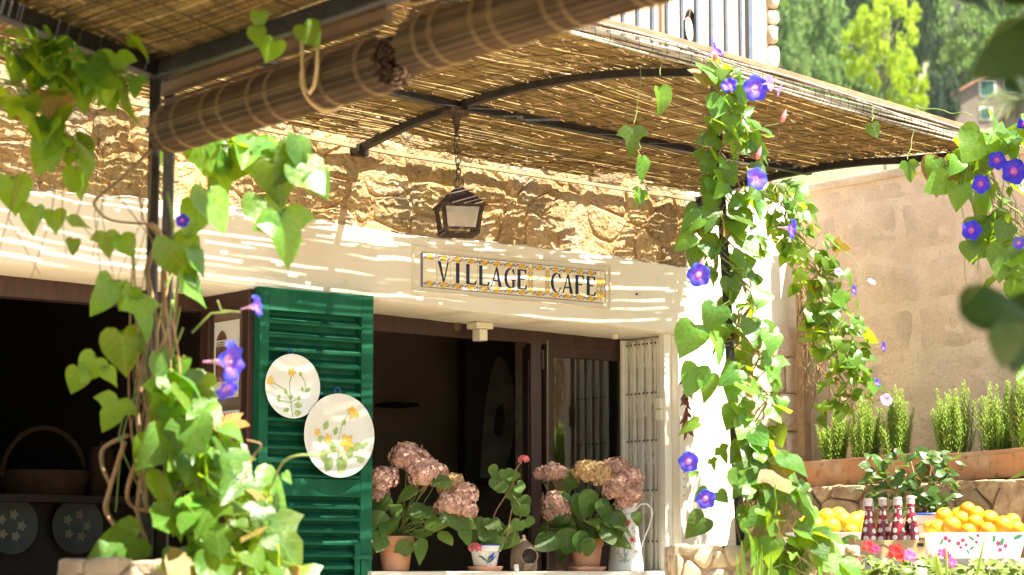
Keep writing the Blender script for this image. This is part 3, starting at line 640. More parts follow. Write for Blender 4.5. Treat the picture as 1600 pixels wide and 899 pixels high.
for i, c in enumerate(kind):
    s0, s1 = sx_[i]+.0012, sx_[i+1]-.0012; lift = rnd.uniform(0, .002)
    m = FB(); m.box(s0, s1, TT-lift, .001, zc0, zc1); tile = m.build('tile', 'tile_glaze', sign, bevel=.0008)
    f = TT-lift; W = s1-s0
    fl = [(.5, .90), (.5, .10)] if c != '|' else [(.5, .80), (.5, .62), (.5, .38), (.5, .20)] if i < 12 else [(.5, .70), (.5, .58), (.5, .28), (.5, .18)]
    my = FB(); ml = FB()
    for fx, fz in fl:
        cx, cz = s0+fx*W, zc0+fz*HT; rr = .0128 if c != '|' else min(.0095, W*.42)
        m1 = FB(); m1.disc((cx, f-.0009, cz), rr, 24, (1, 0, 0), (0, 0, 1), 6, .2); m1.build('painted_flower', 'yellow', tile)
        for q in range(6):
            if c != '|': dx = (-1 if q % 2 else 1)*(.014+.0075*(q//2)); dz = (.0055, -.005, .0)[(q//2)]*(1 if (q+i) % 2 else -1); r2 = .0062
            else: dx = (-1 if q % 2 else 1)*W*.34; dz = (.010, -.010, .0165)[q//2]*(1 if fz < .5 else -1); r2 = .0038
            if abs(dx)+r2 > W/2: dx = math.copysign(W/2-r2, dx)
            ml.disc((cx+dx, f-.0006-.00006*q, cz+dz), r2, 10, (.9, 0, .4), (-.3, 0, .6), 2, .25)
    ml.build('painted_leaf_scroll', 'lilac_grey', tile, kind='stuff')
    if c not in ' |':
        lw = .074; mb = FB(); h0, h1 = zc0+.185*HT, zc0+.80*HT; x0 = (s0+s1)/2-lw*.5*.9
        for k_, g in enumerate(glyph(c)):
            mb.prism([(x0+lw*.9*(x if c != 'I' else x+.05), lerp(h0, h1, y)) for x, y in g], f-.0009-.00005*k_, f+.0004)
        mb.build('letter', 'navy', tile)
ol = FB(); a, b = sx_[0]-.0002, sx_[-1]+.0002
ol.box(a-.0022, a, TT-.001, .001, zc0-.002, zc1+.002); ol.box(b, b+.0022, TT-.001, .001, zc0-.002, zc1+.002); ol.box(a+.0001, b-.0001, TT-.001, .001, zc1+.0003, zc1+.0022); ol.box(a+.0001, b-.0001, TT-.001, .001, zc0-.0022, zc0-.0003); ol.build('border_line', 'lilac_grey', sign)
fr = FB(); a, b = fp(645, 400, 0).x, fp(951, 440, 0).x; z0, z1 = zc0-.027, zc1+.029
fr.box(a-.006, a, -.010, .002, z0, z1); fr.box(b, b+.006, -.010, .002, z0, z1); fr.box(a+.0002, b-.0002, -.010, .002, z1-.006, z1); fr.box(a+.0002, b-.0002, -.010, .002, z0, z0+.006)
fr.build('plaster_frame', 'plaster_soffit', sign, bevel=.002)
# ------------------------------------------------------------------ bar opening at the left: dark wood jamb, shelf, bottles, basket, plates
s = LEFT_R; zt = pl(lbot, s)-.002
jamb = FB(); jamb.box(s, s+.049, -.004, .05, -.6, zt); jamb.box(s+.002, s+.049, .0505, .40, zt-.07, zt); jamb.box(s+.002, s+.049, .0505, .40, -.6, .30); jamb.box(s+.002, s+.049, .33, .40, .301, zt-.071)
jamb = jamb.build('wooden_jamb', 'brown_wood', cafe, bevel=.004)
m = FB(); m.box(s+.03, s+.048, .0505, .33, .301, zt-.071); m.build('jamb_panel', 'clay_grey', jamb)
def jp(px, py): q = sp(px, py, s+.024); return q
q0, q1 = jp(336, 505), jp(373, 620)
post = thing('poster', 'small poster with a dark picture pinned inside the wooden jamb', 'poster', F(s+.024, q1.y, q1.z), rot=ANG)
m = FB(); m.box(s+.022, s+.0255, q0.y, q1.y, q0.z, q1.z); m.build('sheet', 'paper', post)
m = FB(); m.box(s+.0205, s+.0218, lerp(q0.y, q1.y, .08), lerp(q0.y, q1.y, .9), lerp(q0.z, q1.z, .33), lerp(q0.z, q1.z, .78)); m.build('picture', 'photo_dark', post)
m = FB(); m.prism([(lerp(q0.y, q1.y, .1+.42*x), lerp(q0.z, q1.z, .24-.13*y)) for x, y in ((0, 0), (.1, .4), (.3, .75), (.5, 1), (.7, .8), (.9, .5), (1, 0))], s+.0205, s+.0218, axis=0); m.build('emblem', 'photo_dark', post)
for k in range(3): m = FB(); m.box(s+.0206, s+.0218, lerp(q0.y, q1.y, .1), lerp(q0.y, q1.y, .62-.1*k), lerp(q0.z, q1.z, .265+.025*k), lerp(q0.z, q1.z, .275+.025*k)); m.build('text_line', 'photo_dark', post)
m = FB(); m.box(s+.0262, s+.0298, .058, .085, .302, zt-.12); m.build('green_edging', 'poster_green', jamb)
q0, q1 = jp(346, 640), jp(376, 676)
pk = thing('striped_packet', 'red and white packet on the wooden jamb below the poster', 'packet', F(s, q1.y, q1.z), rot=ANG)
m = FB(); m.box(s+.005, s+.0215, q0.y, q1.y, q1.z, q0.z-.01); m.build('bag', 'paper', pk, bevel=.004)
for k in range(6): t = lerp(q0.y, q1.y, (k+.4)/6); m = FB(); m.box(s+.0035, s+.0048, t, t+.007, q1.z+.008, q0.z-.018); m.build('stripe', 'red_paint', pk)
rz = 1.1
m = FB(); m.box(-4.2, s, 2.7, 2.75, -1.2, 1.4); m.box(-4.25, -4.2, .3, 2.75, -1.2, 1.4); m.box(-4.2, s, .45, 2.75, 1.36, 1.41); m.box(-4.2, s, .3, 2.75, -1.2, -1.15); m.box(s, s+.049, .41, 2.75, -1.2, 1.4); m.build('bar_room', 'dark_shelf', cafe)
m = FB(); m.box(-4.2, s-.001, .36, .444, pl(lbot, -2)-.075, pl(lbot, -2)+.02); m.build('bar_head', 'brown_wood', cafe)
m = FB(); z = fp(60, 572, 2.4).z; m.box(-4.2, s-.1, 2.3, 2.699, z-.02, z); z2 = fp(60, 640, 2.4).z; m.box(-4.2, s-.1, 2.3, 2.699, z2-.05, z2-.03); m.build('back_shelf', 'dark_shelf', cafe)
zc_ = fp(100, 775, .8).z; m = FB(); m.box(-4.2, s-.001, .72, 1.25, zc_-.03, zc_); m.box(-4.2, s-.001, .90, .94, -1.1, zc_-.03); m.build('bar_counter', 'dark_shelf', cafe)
bt = None
for k in range(11):
    p = fp(12+k*22+rnd.uniform(-3, 3), 570, 2.45); h = rnd.uniform(.24, .33)
    b = thing('liquor_bottle', 'dim liquor bottle in the row on the bar back shelf', 'bottle', F(p.x, 2.45, z), 'bottles on the bar back shelf')
    m = MB(Matrix.Translation(F(p.x, 2.45, z))); m.lathe([(.0001, .001), (.038, .001), (.04, .01), (.04, h*.55), (.03, h*.66), (.014, h*.74), (.013, h*.94)], 14); m.build('glass_body', 'amber_bottle', b, smooth=True)
    m = MB(Matrix.Translation(F(p.x, 2.45, z))); m.lathe([(.016, h*.93), (.016, h), (.0001, h)], 10); m.build('cap', 'dark_shelf', b)
p = fp(62, 770, 1.0); bk = thing('wicker_basket', 'round wicker basket with a tall hoop handle on the dark bar counter', 'basket', F(p.x, .92, zc_), rot=ANG)
m = FB(); m.lathe([(.0001, .002), (.17, .002), (.2, .11), (.195, .11), (.165, .012), (.0001, .012)], 28, (p.x, .96, zc_)); m.build('bowl', 'wicker', bk, smooth=True)
m = FB(); m.tube([(p.x-.2*math.cos(q), .96, zc_+.08+.22*math.sin(q)) for q in [PI*i/16 for i in range(17)]], .012, 6); m.build('handle', 'wicker', bk, smooth=True)
p = fp(157, 765, .9); jr = thing('storage_jar', 'pale cylindrical jar at the end of the dark bar counter', 'jar', F(p.x, .9, zc_))
m = MB(Matrix.Translation(F(p.x, .9, zc_))); m.lathe([(.0001, .001), (.055, .001), (.058, .01), (.058, .18), (.05, .2), (.0001, .2)], 18); m.build('body', 'wicker', jr, smooth=True)  # pale jar given a near-black colour for the bar's shade
m = MB(Matrix.Translation(F(p.x, .9, zc_+.2005))); m.lathe([(.0001, 0), (.05, 0), (.05, .02), (.012, .028), (.012, .045), (.0001, .047)], 16); m.build('lid', 'dark_shelf', jr, smooth=True)
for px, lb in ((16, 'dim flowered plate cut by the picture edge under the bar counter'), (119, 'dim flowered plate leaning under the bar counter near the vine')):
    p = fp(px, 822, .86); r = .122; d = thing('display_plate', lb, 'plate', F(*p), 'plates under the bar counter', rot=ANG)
    m = FB(); m.lathe([(.0001, .004), (r*.65, .004), (r*.98, .02), (r, .018), (r*.65, -.004), (.0001, -.004)], 30, (p.x, .86, p.z), 'y'); m.build('dish', 'plate_shade_tint', d, smooth=True)
    for k in range(5): q = k*1.3; m = FB(); m.disc((p.x+.05*math.cos(q), .855-.0002*k, p.z+.05*math.sin(q)), .018, 20, (1, 0, 0), (0, 0, 1), 5, .3); m.build('painted_flower', 'print_shade_tint', d)
# ------------------------------------------------------------------ terrace railing and its cable
rail = thing('terrace_railing', 'blue grey metal railing on the terrace above the reed roof', 'railing', F(.6, .1, 2.16), rot=ANG)
for px in range(927-23*18, 1160, 23): p = fp(px, 60, .1); m = FB(); m.box(p.x-.008, p.x+.008, .092, .108, 2.16, 3.1); m.build('baluster', 'rail_paint', rail)
p = fp(1170, 60, .1); m = FB(); m.box(p.x-.013, p.x+.013, .085, .115, 2.16, 3.14); m.build('end_post', 'rail_paint', rail)
m = FB(); m.box(-2.5, p.x, .08, .12, 3.101, 3.135); m.box(-2.5, p.x-.014, .09, .11, 2.20, 2.215); m.build('top_rail', 'rail_paint', rail)
p = fp(1075, 42, .14); cab = thing('cable_coil', 'loop of black cable hung on the terrace railing', 'cable', F(p.x, .14, p.z), rot=ANG)
m = FB()
for k in range(4): m.torus((p.x+.004*k, .125+.008*k, p.z-.008*k), .085, .0045, (.2, 1, 0), 24, 6, sx=.42, up=(1, 0, 0))
m.build('loops', 'wire', cab, smooth=True)
m = FB(); m.tube([(p.x-.02, .125, p.z-.08), (p.x-.05, .12, p.z-.2), (p.x-.06, .12, p.z-.3)], .0045, 6); m.build('loose_end', 'wire', cab)
# ------------------------------------------------------------------ return wall of plastered blocks
SW = 1.86
rw = thing('return_wall', 'tan plastered block wall closing the courtyard behind the rosemary planters', 'wall', F(SW, -1.2, -H), rot=ANG)
ztop = sp(1400, 268, SW).z
m = FB(); nx, ny = 70, 40; vs = []
for j in range(ny+1):
    for i in range(nx+1): t = lerp(-4.2, -.032, i/nx); z = lerp(-H, ztop-.03, j/ny); vs.append((SW+.004*nz((t*5, z*5, 3))+.002*nz((t*17, z*17, 3)), t, z))
m.add(vs, [(j*(nx+1)+i, j*(nx+1)+i+1, (j+1)*(nx+1)+i+1, (j+1)*(nx+1)+i) for j in range(ny) for i in range(nx)]); m.build('plaster_face', 'ashlar_joint', rw, smooth=2)
m = FB(); m.box(SW+.012, SW+.4, -4.2, 0, -H, ztop-.031); m.build('core', 'ashlar_joint', rw)
m = FB(); m.box(SW-.025, SW+.42, -4.25, .02, ztop-.03, ztop+.012); m.build('coping', 'ashlar', rw, bevel=.01)
rs_ = random.Random(12); z = .2; row = 0
while z < ztop-.1:
    h = min(rs_.uniform(.24, .30), ztop-.035-z); t = -.035-(.2 if row % 2 else .36)
    tt = -.035
    while tt > -2.6:
        n_ = max(t, -2.62); hh = 14; poly = [(n_+.006, z+.006), (tt-.006, z+.006), (tt-.006, z+h-.006), (n_+.006, z+h-.006)]
        off = rs_.uniform(.001, .0035); mb = FB(); vs = []; K, J = 10, 7
        for j in range(J+1):
            for i in range(K+1):
                a_ = lerp(n_+.007, tt-.007, i/K); b_ = lerp(z+.007, z+h-.007, j/J); ed = i in (0, K) or j in (0, J)
                a2 = a_+(.012*nz((a_*9, b_*9, row)) if ed else 0); b2 = b_+(.012*nz((b_*9, a_*9, row+3)) if ed else 0)
                vs.append((SW+(.004 if ed else -off-.006*max(-.4, nz((a_*12, b_*12, row*3.3)))-.003*nz((a_*40, b_*40, row))), a2, b2))
        mb.add(vs, [(j*(K+1)+i, j*(K+1)+i+1, (j+1)*(K+1)+i+1, (j+1)*(K+1)+i) for j in range(J) for i in range(K)]); mb.build('block', 'ashlar', rw, smooth=2)
        tt = n_; t = n_-rs_.uniform(.34, .52)
    z += h; row += 1
# ================================================================== MAIN PERGOLA
A1, A2 = -.844, 1.135                       # s of the two arched bars
def front(s): return pl([(-.9, 2.22), (.96, 1.86), (1.4, 1.78)], s)
def zprof(v): return pl([(0, 1.815), (.08, 1.840), (.17, 1.866), (.25, 1.879), (.33, 1.889), (.42, 1.895), (.5, 1.897), (.58, 1.890), (.67, 1.877), (.76, 1.857), (.85, 1.831), (1, 1.775)], v)
def drop(s, v=.33):
    k = (s-A1)/(A2-A1)
    return -min(k, 1.15)*pl([(0, .035), (.5, .07), (.75, .07), (1, .025)], v) if k > 0 else -k*.11
def roof(s, v):
    q = ((s-A1)/(A2-A1)) % 1.0
    sag = .030*math.sin(PI*q)*(.35+.65*abs(math.sin(PI*(v*1.5+.5))))*(1 if v > .05 else .3)
    sag += .014*nz((s*2.2, v*5, 7))
    k = max(0, (v-.82)/.18); sag = sag*(1-.85*k)+.012*k
    return V((s, -v*front(s), zprof(v)+drop(s, v)+.026-sag+.016*k))
perg = thing('reed_pergola', 'arched iron pergola roofed with split reeds over the cafe front', 'pergola', F(A1, -2.2, -H), rot=ANG)
def archbar(s, v0=-.01, v1=1.0): return [(s, -(v0+(v1-v0)*i/18)*front(s), zprof(v0+(v1-v0)*i/18)+drop(s, v0+(v1-v0)*i/18)) for i in range(19)]
for s in (A1, A2, A1-1.98): m = FB(); m.bar(archbar(s), .030, .030); m.build('arch_bar', 'iron', perg, bevel=.002)
m = FB(); m.bar([(lerp(-3.6, A2+.04, i/12), -.735, 1.888+drop(lerp(-3.6, A2+.04, i/12))) for i in range(13)], .034, .030); m.build('purlin', 'iron', perg, bevel=.002)
m = FB(); m.bar([(lerp(-3.6, 1.12, i/8), -.02, 1.812+drop(lerp(-3.6, 1.12, i/8), 0)+.004) for i in range(9)], .02, .016); m.build('wall_rail', 'zinc', perg)
for s in (A1, A2): m = FB(); m.box(s-.03, s+.03, -.035, .03, 1.785+drop(s, 0), 1.832+drop(s, 0)); m.build('wall_bracket', 'iron', perg)
pt = at(1116, 110, 8.15); pb = at(1159, 880, 8.12); m = MB(); m.bar([pt, lerp(pt, pb, .5), pb, (pb.x+.01, pb.y, 0)], .030, .030); m.build('post', 'iron', perg, bevel=.002)
p = fp(1251, 420, -.12); m = FB(); m.bar([(p.x, -.12, 1.76), (p.x+.01, -.12, 1.0), (p.x+.0, -.12, -H)], .045, .045); m.build('wooden_post', 'stem_brown', perg)
# reeds: individual canes, two loose layers, joined because each is two pixels thin
def reeds(parent, surf, v0, v1, pitch, s0, s1, r, seed, skip, lift, m, name, length=2.25, gapf=None, ds=.18):
    g = random.Random(seed); mb = MB(FM); v = v0
    while v < v1:
        if g.random() > skip and not (gapf and g.random() < gapf(v)):
            edge = v < .105
            s = s0+g.uniform(-.1, .4)
            while s < s1:
                e = min(s+(g.uniform(.9, 1.7) if not edge else g.uniform(.10, .22)), s1+g.uniform(-.12, .04))
                if edge and nz((s*2.6, v*9, 1.7))+.5*nz((s*7, v*20, 4.1)) > .12: s = e; continue
                rr = r*g.uniform(.75, 1.25); k = max(2, int((e-s)/ds)); pts = []; w0 = g.uniform(-.5, .5)*pitch/length; sl = g.gauss(0, .6)*pitch/length; dz = g.uniform(0, .006)+lift
                for i in range(k+1): q = lerp(s, e, i/k); P = roof(q, min(1.02, max(0.001, v+w0+sl*(i/k-.5)))) if surf is None else surf(q, v+w0+sl*(i/k-.5)); pts.append(P+V((0, 0, dz+.0012*math.sin(q*13+w0*900))))
                mb.tube(pts, rr, 4, cap=True); s = e+g.uniform(.005, .05)
        v += pitch/length*g.uniform(.85, 1.15)
    o = mb.build(name, m, parent, smooth=2, fix=False, kind='stuff'); return o
reeds(perg, None, .03, 1.0, .0075, -4.0, 1.17, .0034, 3, .03, .0, 'reed', 'reed_mat', gapf=None)
reeds(perg, None, .05, 1.0, .0110, -4.0, 1.17, .0036, 4, .24, .010, 'old_reed', 'upper_reed_mat', gapf=lambda v: .22 if int(v*23) % 4 == 0 else 0)
mb = FB(); s = -3.2
while s < 1.25:
    mb.tube([roof(s+.01*math.sin(v*3), v/16)-V((0, 0, .004)) for v in range(17)], .0013, 3); s += .155
mb.build('wire_ties', 'wire', perg, kind='stuff', fix=False)
# stray bits of reed and dead leaf caught in the mat
mb = FB(); g = random.Random(9)
for _ in range(900):
    s, v = g.uniform(-3, 1.2), g.uniform(.04, .98); p = roof(s, v)-V((0, 0, .006)); a = g.gauss(0, .35); l_ = g.uniform(.03, .14)
    mb.tube([p, p+V((math.cos(a)*l_*.5, math.sin(a)*l_*.5, -g.uniform(0, .012))), p+V((math.cos(a)*l_, math.sin(a)*l_, g.uniform(-.02, .0)))], g.uniform(.001, .0025), 3)
mb.build('loose_straw', 'dry', perg, kind='stuff', fix=False)
# bundled canes along the eave
ev = random.Random(31)
for k in range(6):
    s = -2.2
    while s < 1.06:
        e = min(s+ev.uniform(.7, 1.5), 1.07+ev.uniform(-.05, .03)); pts = []; w0 = ev.uniform(-.002, .002)
        for i in range(13): q = lerp(s, e, i/12); P = roof(q, 1.0); pts.append(P+V((0, -.006-.003*k+.004*math.sin(q*5+k), -.012+.0105*k+w0+.003*math.sin(q*7+k*2))))
        m = FB(); m.tube(pts, .0047, 6); m.build('eave_cane', 'eave_reed', perg, smooth=2); s = e+.006
s = -2.1
while s < 1.05:
    P = roof(s, 1.0); m = FB(); m.torus(P+V((0, -.014, .014)), .034, .0013, (1, 0, .2), 12, 4, sx=.55, up=(0, 1, 0)); m.build('tie', 'wire', perg); s += .062+ev.uniform(-.012, .012)
m = FB(); m.bar([roof(lerp(-2.2, 1.06, i/14), 1.0)+V((0, .02, .062)) for i in range(15)], .05, .022); m.build('eave_batten', 'batten', perg, bevel=.003)
# ------------------------------------------------------------------ LANTERN
cr = F(A1, -.735, 1.84); cr = at(713, 178, cr.y); yk = cr.y
lan = thing('hanging_lantern', 'rusty metal lantern hanging on a chain above the tiled sign', 'lantern', at(717, 369, yk), rot=R(12))
LM = Matrix.Translation(at(717, 369, yk)) @ Matrix.Rotation(R(12), 4, 'Z'); px_ = yk/3627
ztop_ = (369-290)*px_; zb1 = (369-317)*px_; rb, rt, rr_ = 25*px_*1.0, 31*px_*1.0, 41*px_
def sq(r, z): return [(-r, -r, z), (r, -r, z), (r, r, z), (-r, r, z)]
m = MB(LM); m.add(sq(rr_*.90, zb1-.016)+sq(rr_*.92, zb1-.012)+sq(rr_*.55, zb1+.028)+sq(rr_*.12, ztop_)+sq(rr_*.85, zb1-.012), [(i*4+k, i*4+(k+1) % 4, i*4+4+(k+1) % 4, i*4+4+k) for i in range(3) for k in range(4)]+[(12, 13, 14, 15), (16, 17, 18, 19)]); m.build('roof', 'rust_iron', lan, bevel=.002)
for i, (x, y) in enumerate(((-1, -1), (1, -1), (1, 1), (-1, 1))): m = MB(LM); m.bar([(x*rb, y*rb, .004), (x*rt, y*rt, zb1-.012)], .014, .014); m.build('corner_bar', 'rust_iron', lan)
for zz, r in ((.006, rb), (.024, rb*1.03), (zb1-.018, rt)):
    m = MB(LM)
    for k in range(4): a_, b_ = sq(r, zz)[k], sq(r, zz)[(k+1) % 4]; m.bar([a_, b_], .010, .009)
    m.build('frame_ring', 'rust_iron', lan)
m = MB(LM); m.box(-rb, rb, -rb, rb, .0, .004); m.build('tray', 'rust_iron', lan)
for k in range(4):
    a_, b_ = sq(rb, .026)[k], sq(rb, .026)[(k+1) % 4]; c_, d_ = sq(rt, zb1-.022)[(k+1) % 4], sq(rt, zb1-.022)[k]; m = MB(LM); m.add([a_, b_, c_, d_], [(0, 1, 2, 3)]); m.build('pane', 'lamp_glass', lan, fix=False)
m = MB(LM); m.lathe([(.0001, .03), (.016, .03), (.016, .05), (.012, .055), (.012, .07), (.026, .095), (.026, .115), (.012, .135), (.0001, .14)], 14); m.build('bulb', 'porcelain', lan, smooth=True)
m = MB(LM); m.lathe([(.022, zb1-.014), (.022, zb1-.05), (.0001, zb1-.05)], 12); m.build('socket', 'cream_plastic', lan)
pts_ = []; zt_ = cr.z-.015; z0_ = LM.translation.z+ztop_+.004; nl = 11
for k in range(nl):
    z = lerp(z0_, zt_-.03, (k+.5)/nl); R_ = (zt_-z0_)/nl*.62 if k else .022
    m = MB(); m.torus((LM.translation.x+(cr.x-LM.translation.x)*k/nl, yk, z), R_, .0026, (1, 0, 0) if k % 2 else (.3, 1, 0), 12, 5, sx=.62 if k else .9, up=None if False else ((0, 1, 0) if k % 2 else (1, -.3, 0))); m.build('chain_link', 'rust_iron', lan, smooth=True)
m = MB(Matrix.Translation((cr.x, yk, cr.z))); m.lathe([(.0001, .022), (.05, .02), (.058, .006), (.050, -.008), (.02, -.016), (.011, -.05), (.007, -.068), (.0001, -.07)], 24); m.build('ceiling_rose', 'rust_iron', lan, smooth=True)
m = MB(); m.tube([at(713, 195, yk-.012), at(709, 230, yk-.012), at(714, 262, yk-.012), at(713, 284, yk-.012)], .0024, 5); m.build('cable', 'wire', lan)
# ================================================================== SECOND PERGOLA, nearer, with rolled blinds
LP = at(250, 112, 5.8); DA = -N; DB = -U
per2 = thing('near_pergola', 'dark iron corner of a nearer pergola with sagging reed roof', 'pergola', V((LP.x, LP.y, 0)), rot=ANG)
for px, yy in ((243, 5.80), (266, 5.83)):
    a_ = at(px, 118, yy); m = MB(); m.bar([a_, V((a_.x+.002, yy, .9)), V((a_.x+.006, yy, 0))], .027, .027); m.build('post', 'iron', per2, bevel=.002)
def B2(a, r, dz=0): return LP+DB*a+DA*r+V((0, 0, dz+.245*min(a, 2.45)-.05*min(a, 2.45)**2))
m = MB(); m.bar([B2(0, lerp(-.06, 8.2, i/16)) for i in range(17)], .05, .045); m.build('beam', 'iron', per2, bevel=.003)
m = MB(); m.bar([B2(lerp(-.05, 5.6, i/10), .0) for i in range(11)], .045, .045); m.build('arched_beam', 'iron', per2, bevel=.003)
m = MB(); m.bar([B2(lerp(0, 5.6, i/10), 1.5) for i in range(11)], .03, .03); m.build('arched_beam', 'iron', per2)
m = MB(); m.bar([B2(.55, lerp(-.06, 8.2, i/16)) for i in range(17)], .028, .028); m.build('purlin', 'iron', per2)
g = random.Random(77); mb = MB(); a = -.18
for lay in range(2):
    a = -.01
    while a < 5.6:  # roof carried on unseen over the viewer, added to darken the fill light
        if g.random() > (.01 if lay == 0 else .06):
            r_ = -.15+g.uniform(-.06, .06)
            while r_ < 8.2:
                e = min(8.25, r_+g.uniform(.8, 1.5)); sl = g.gauss(0, .012); k = 6; dz = .034+g.uniform(0, .008)+lay*.012
                mb.tube([B2(a+sl*(i/k-.5), lerp(r_, e, i/k), dz-.025*math.sin(PI*((lerp(r_, e, i/k)/1.5) % 1))*.8+.012*nz((a*3, lerp(r_, e, i/k)*2, 2))) for i in range(k+1)], .0044*g.uniform(.8, 1.3), 4); r_ = e+.02
        a += .0070 if lay == 0 else .0085
mb.build('reed_mat', 'reed', per2, smooth=2, fix=False, kind='stuff')
mb = MB()
for q in range(20): mb.tube([B2(lerp(-.1, 5.6, i/14), .08+q*.16, .028-.02*math.sin(PI*((.08+q*.16)/1.5 % 1))) for i in range(15)], .0016, 3)
mb.build('wire_ties', 'wire', per2, fix=False, kind='stuff')
mb = MB(); g = random.Random(15)
for _ in range(160):
    p = B2(g.uniform(0, 1.5), g.uniform(0, 2.5), .02); q = rv(g); q.z *= .3; mb.tube([p, p+q*.03, p+q*.07-V((0, 0, .01))], g.uniform(.001, .003), 3)
mb.build('loose_straw', 'dry', per2, fix=False, kind='stuff')
# rolled bamboo blinds
def blind(name, label, P0, length, rad, seed):
    g = random.Random(seed); d = DA; root = thing(name, label, 'blind', P0, 'rolled bamboo blinds', rot=ANG); up = V((0, 0, 1)); b = d.cross(up).normalized()
    mb = MB(); turns = 5; per = 46; TT_ = turns*per; ns_ = 10
    rr = lambda i: lerp(rad*.22, rad, i/TT_)*(1+.02*math.sin(i*1.1)+.03*g.uniform(-1, 1))
    prof = [(rr(i), 2*PI*i/per) for i in range(TT_+1)]
    for i in range(TT_):
        if g.random() < .03 and i < TT_-per: continue
        r0, q0 = prof[i]; r1, q1 = prof[i+1]; q1 = lerp(q0, q1, .80); th = .0036; j0 = g.uniform(-.012, .004); j1 = g.uniform(-.004, .012)
        def P(r, q, t): return P0+d*t+(b*math.cos(q)+up*math.sin(q))*r
        vs = [P(r0, q0, j0), P(r0+.0012, (q0+q1)/2, j0), P(r1, q1, j0), P(r1-th, q1, j0), P(r0-th, q0, j0)]; vs += [x+d*(length+j1-j0) for x in vs]
        mb.add(vs, [(0, 1, 6, 5), (1, 2, 7, 6), (2, 3, 8, 7), (3, 4, 9, 8), (4, 0, 5, 9), (4, 3, 2, 1, 0), (5, 6, 7, 8, 9)])
    mb.build('roll', 'blind', root, fix=False)
    for k in range(int(length/.075)):
        t = .05+k*.075+g.uniform(-.028, .028)
        if k % 3 == 2: continue
        for dt in (0, .009): m = MB(); m.torus(P0+d*(t+dt), rad+.0004, .0010, d, 40, 4); m.build('stitch_thread', 'thread', root)
    top = P0+up*(rad+.026)+b*.012
    m = MB(); m.bar([top-d*-.0+up*.012, top+d*length+up*.012], .020, .030); m.build('header_board', 'blind_board', root, bevel=.002)
    for k in (0, 1, 3, 4, 6):
        z = rad*.80+.0125*k; 
        m = MB(); m.bar([P0+b*(rad*.55-.004*k)+up*z+d*g.uniform(0, .02), P0+b*(rad*.55-.004*k)+up*z+d*(length-g.uniform(0, .02))], .003, .0085); m.build('slat', 'blind', root)
    for t in ((.74*length,) if seed == 1 else ()):
        m = MB(); hang = [(0, .04+rad), (.0, .02+rad), (.002, rad*.5), (.004, .0), (.012, -.03), (.026, -.042), (.040, -.03), (.048, .0), (.050, rad*.6), (.050, rad+.02), (.048, .04+rad)]
        m.tube([P0+d*(t+x*1.3)+b*(rad+.008)+up*z for x, z in hang], .0042, 7); m.build('cord_loop', 'cord', root, smooth=True)
        m = MB(); m.torus(P0+d*(t-.015), rad+.004, .003, d+V((0, .1, .05)), 36, 5); m.build('cord', 'cord', root, smooth=True)
    return root
ra = at(262, 203, 5.74); blind('rolled_blind', 'rolled up bamboo blind nearer the iron post, spiral end showing', ra, 1.0, .0635, 1)
rb_ = ra+DA*1.09+V((.0, 0, .022)); blind('rolled_blind', 'rolled up bamboo blind farther from the iron post, running out of the picture top', rb_, 1.15, .066, 2)
# ================================================================== MORNING GLORY FLOWERS
def glorymesh(m, seed, side=False):
    g = random.Random(seed); n = 40; prof = [(.035, -1.15), (.05, -.95), (.075, -.7), (.12, -.45), (.20, -.25), (.34, -.12), (.55, -.05), (.78, .0), (.93, .01), (1.0, -.015)]
    if side: prof = [(.04, -1.5), (.06, -1.2), (.10, -.85), (.18, -.5), (.32, -.22), (.52, -.04), (.72, .06), (.86, .07), (.93, .02)]
    vs = []; fs = []; us = []; ph = g.random()*6
    for j, (r, h) in enumerate(prof):
        f = j/(len(prof)-1)
        for k in range(n+1):
            q = 2*PI*k/n; lob = 1+f*f*(.07*math.cos(5*q+PI)+.02*math.sin(9*q+ph)); z = h+f**3*(.06*math.cos(5*q)+.05*math.sin(7*q+ph)*(2 if side else 1))
            vs.append((r*lob*math.cos(q), r*lob*math.sin(q), z)); us.append((k/n, f))
    for j in range(len(prof)-1):
        for k in range(n): a = j*(n+1)+k; fs.append((a, a+1, a+n+2, a+n+1))
    mb = MB(); mb.add(vs, fs, us); mb.k = 1
    for k in range(5): q = 2*PI*k/5; mb.add([(.05*math.cos(q), .05*math.sin(q), -1.2), (.10*math.cos(q+.3), .10*math.sin(q+.3), -1.0), (.13*math.cos(q), .13*math.sin(q), -.72), (.10*math.cos(q-.3), .10*math.sin(q-.3), -1.0)], [(0, 1, 2, 3)])
    mb.k = 2; mb.lathe([(.03, -.6), (.03, -.05), (.055, -.02), (.0001, .02)], 6)
    me = mb.mesh('flower', [m, 'stem_green', 'porcelain'], fix=False); me.polygons.foreach_set('use_smooth', [True]*len(me.polygons)); return me
GL = [glorymesh('glory', i) for i in range(3)]; GD = [glorymesh('glory_deep', 10+i) for i in range(2)]; GP = [glorymesh('glory_pale', 20)]; GS = [glorymesh('glory', 30+i, True) for i in range(2)]
def flower(root, meshes, px, py, Y, size, face, label=None):
    z = V(face).normalized(); x = z.orthogonal().normalized(); y = z.cross(x); m = Matrix((x, y, z)).transposed().to_4x4() @ Matrix.Rotation(rnd.uniform(0, 6), 4, 'Z')
    return inst('flower', rnd.choice(meshes), root, Matrix.Translation(at(px, py, Y)) @ m @ Matrix.Scale(size*.5*Y/3627, 4), label)
CAMF = V((0, -1, -.12))
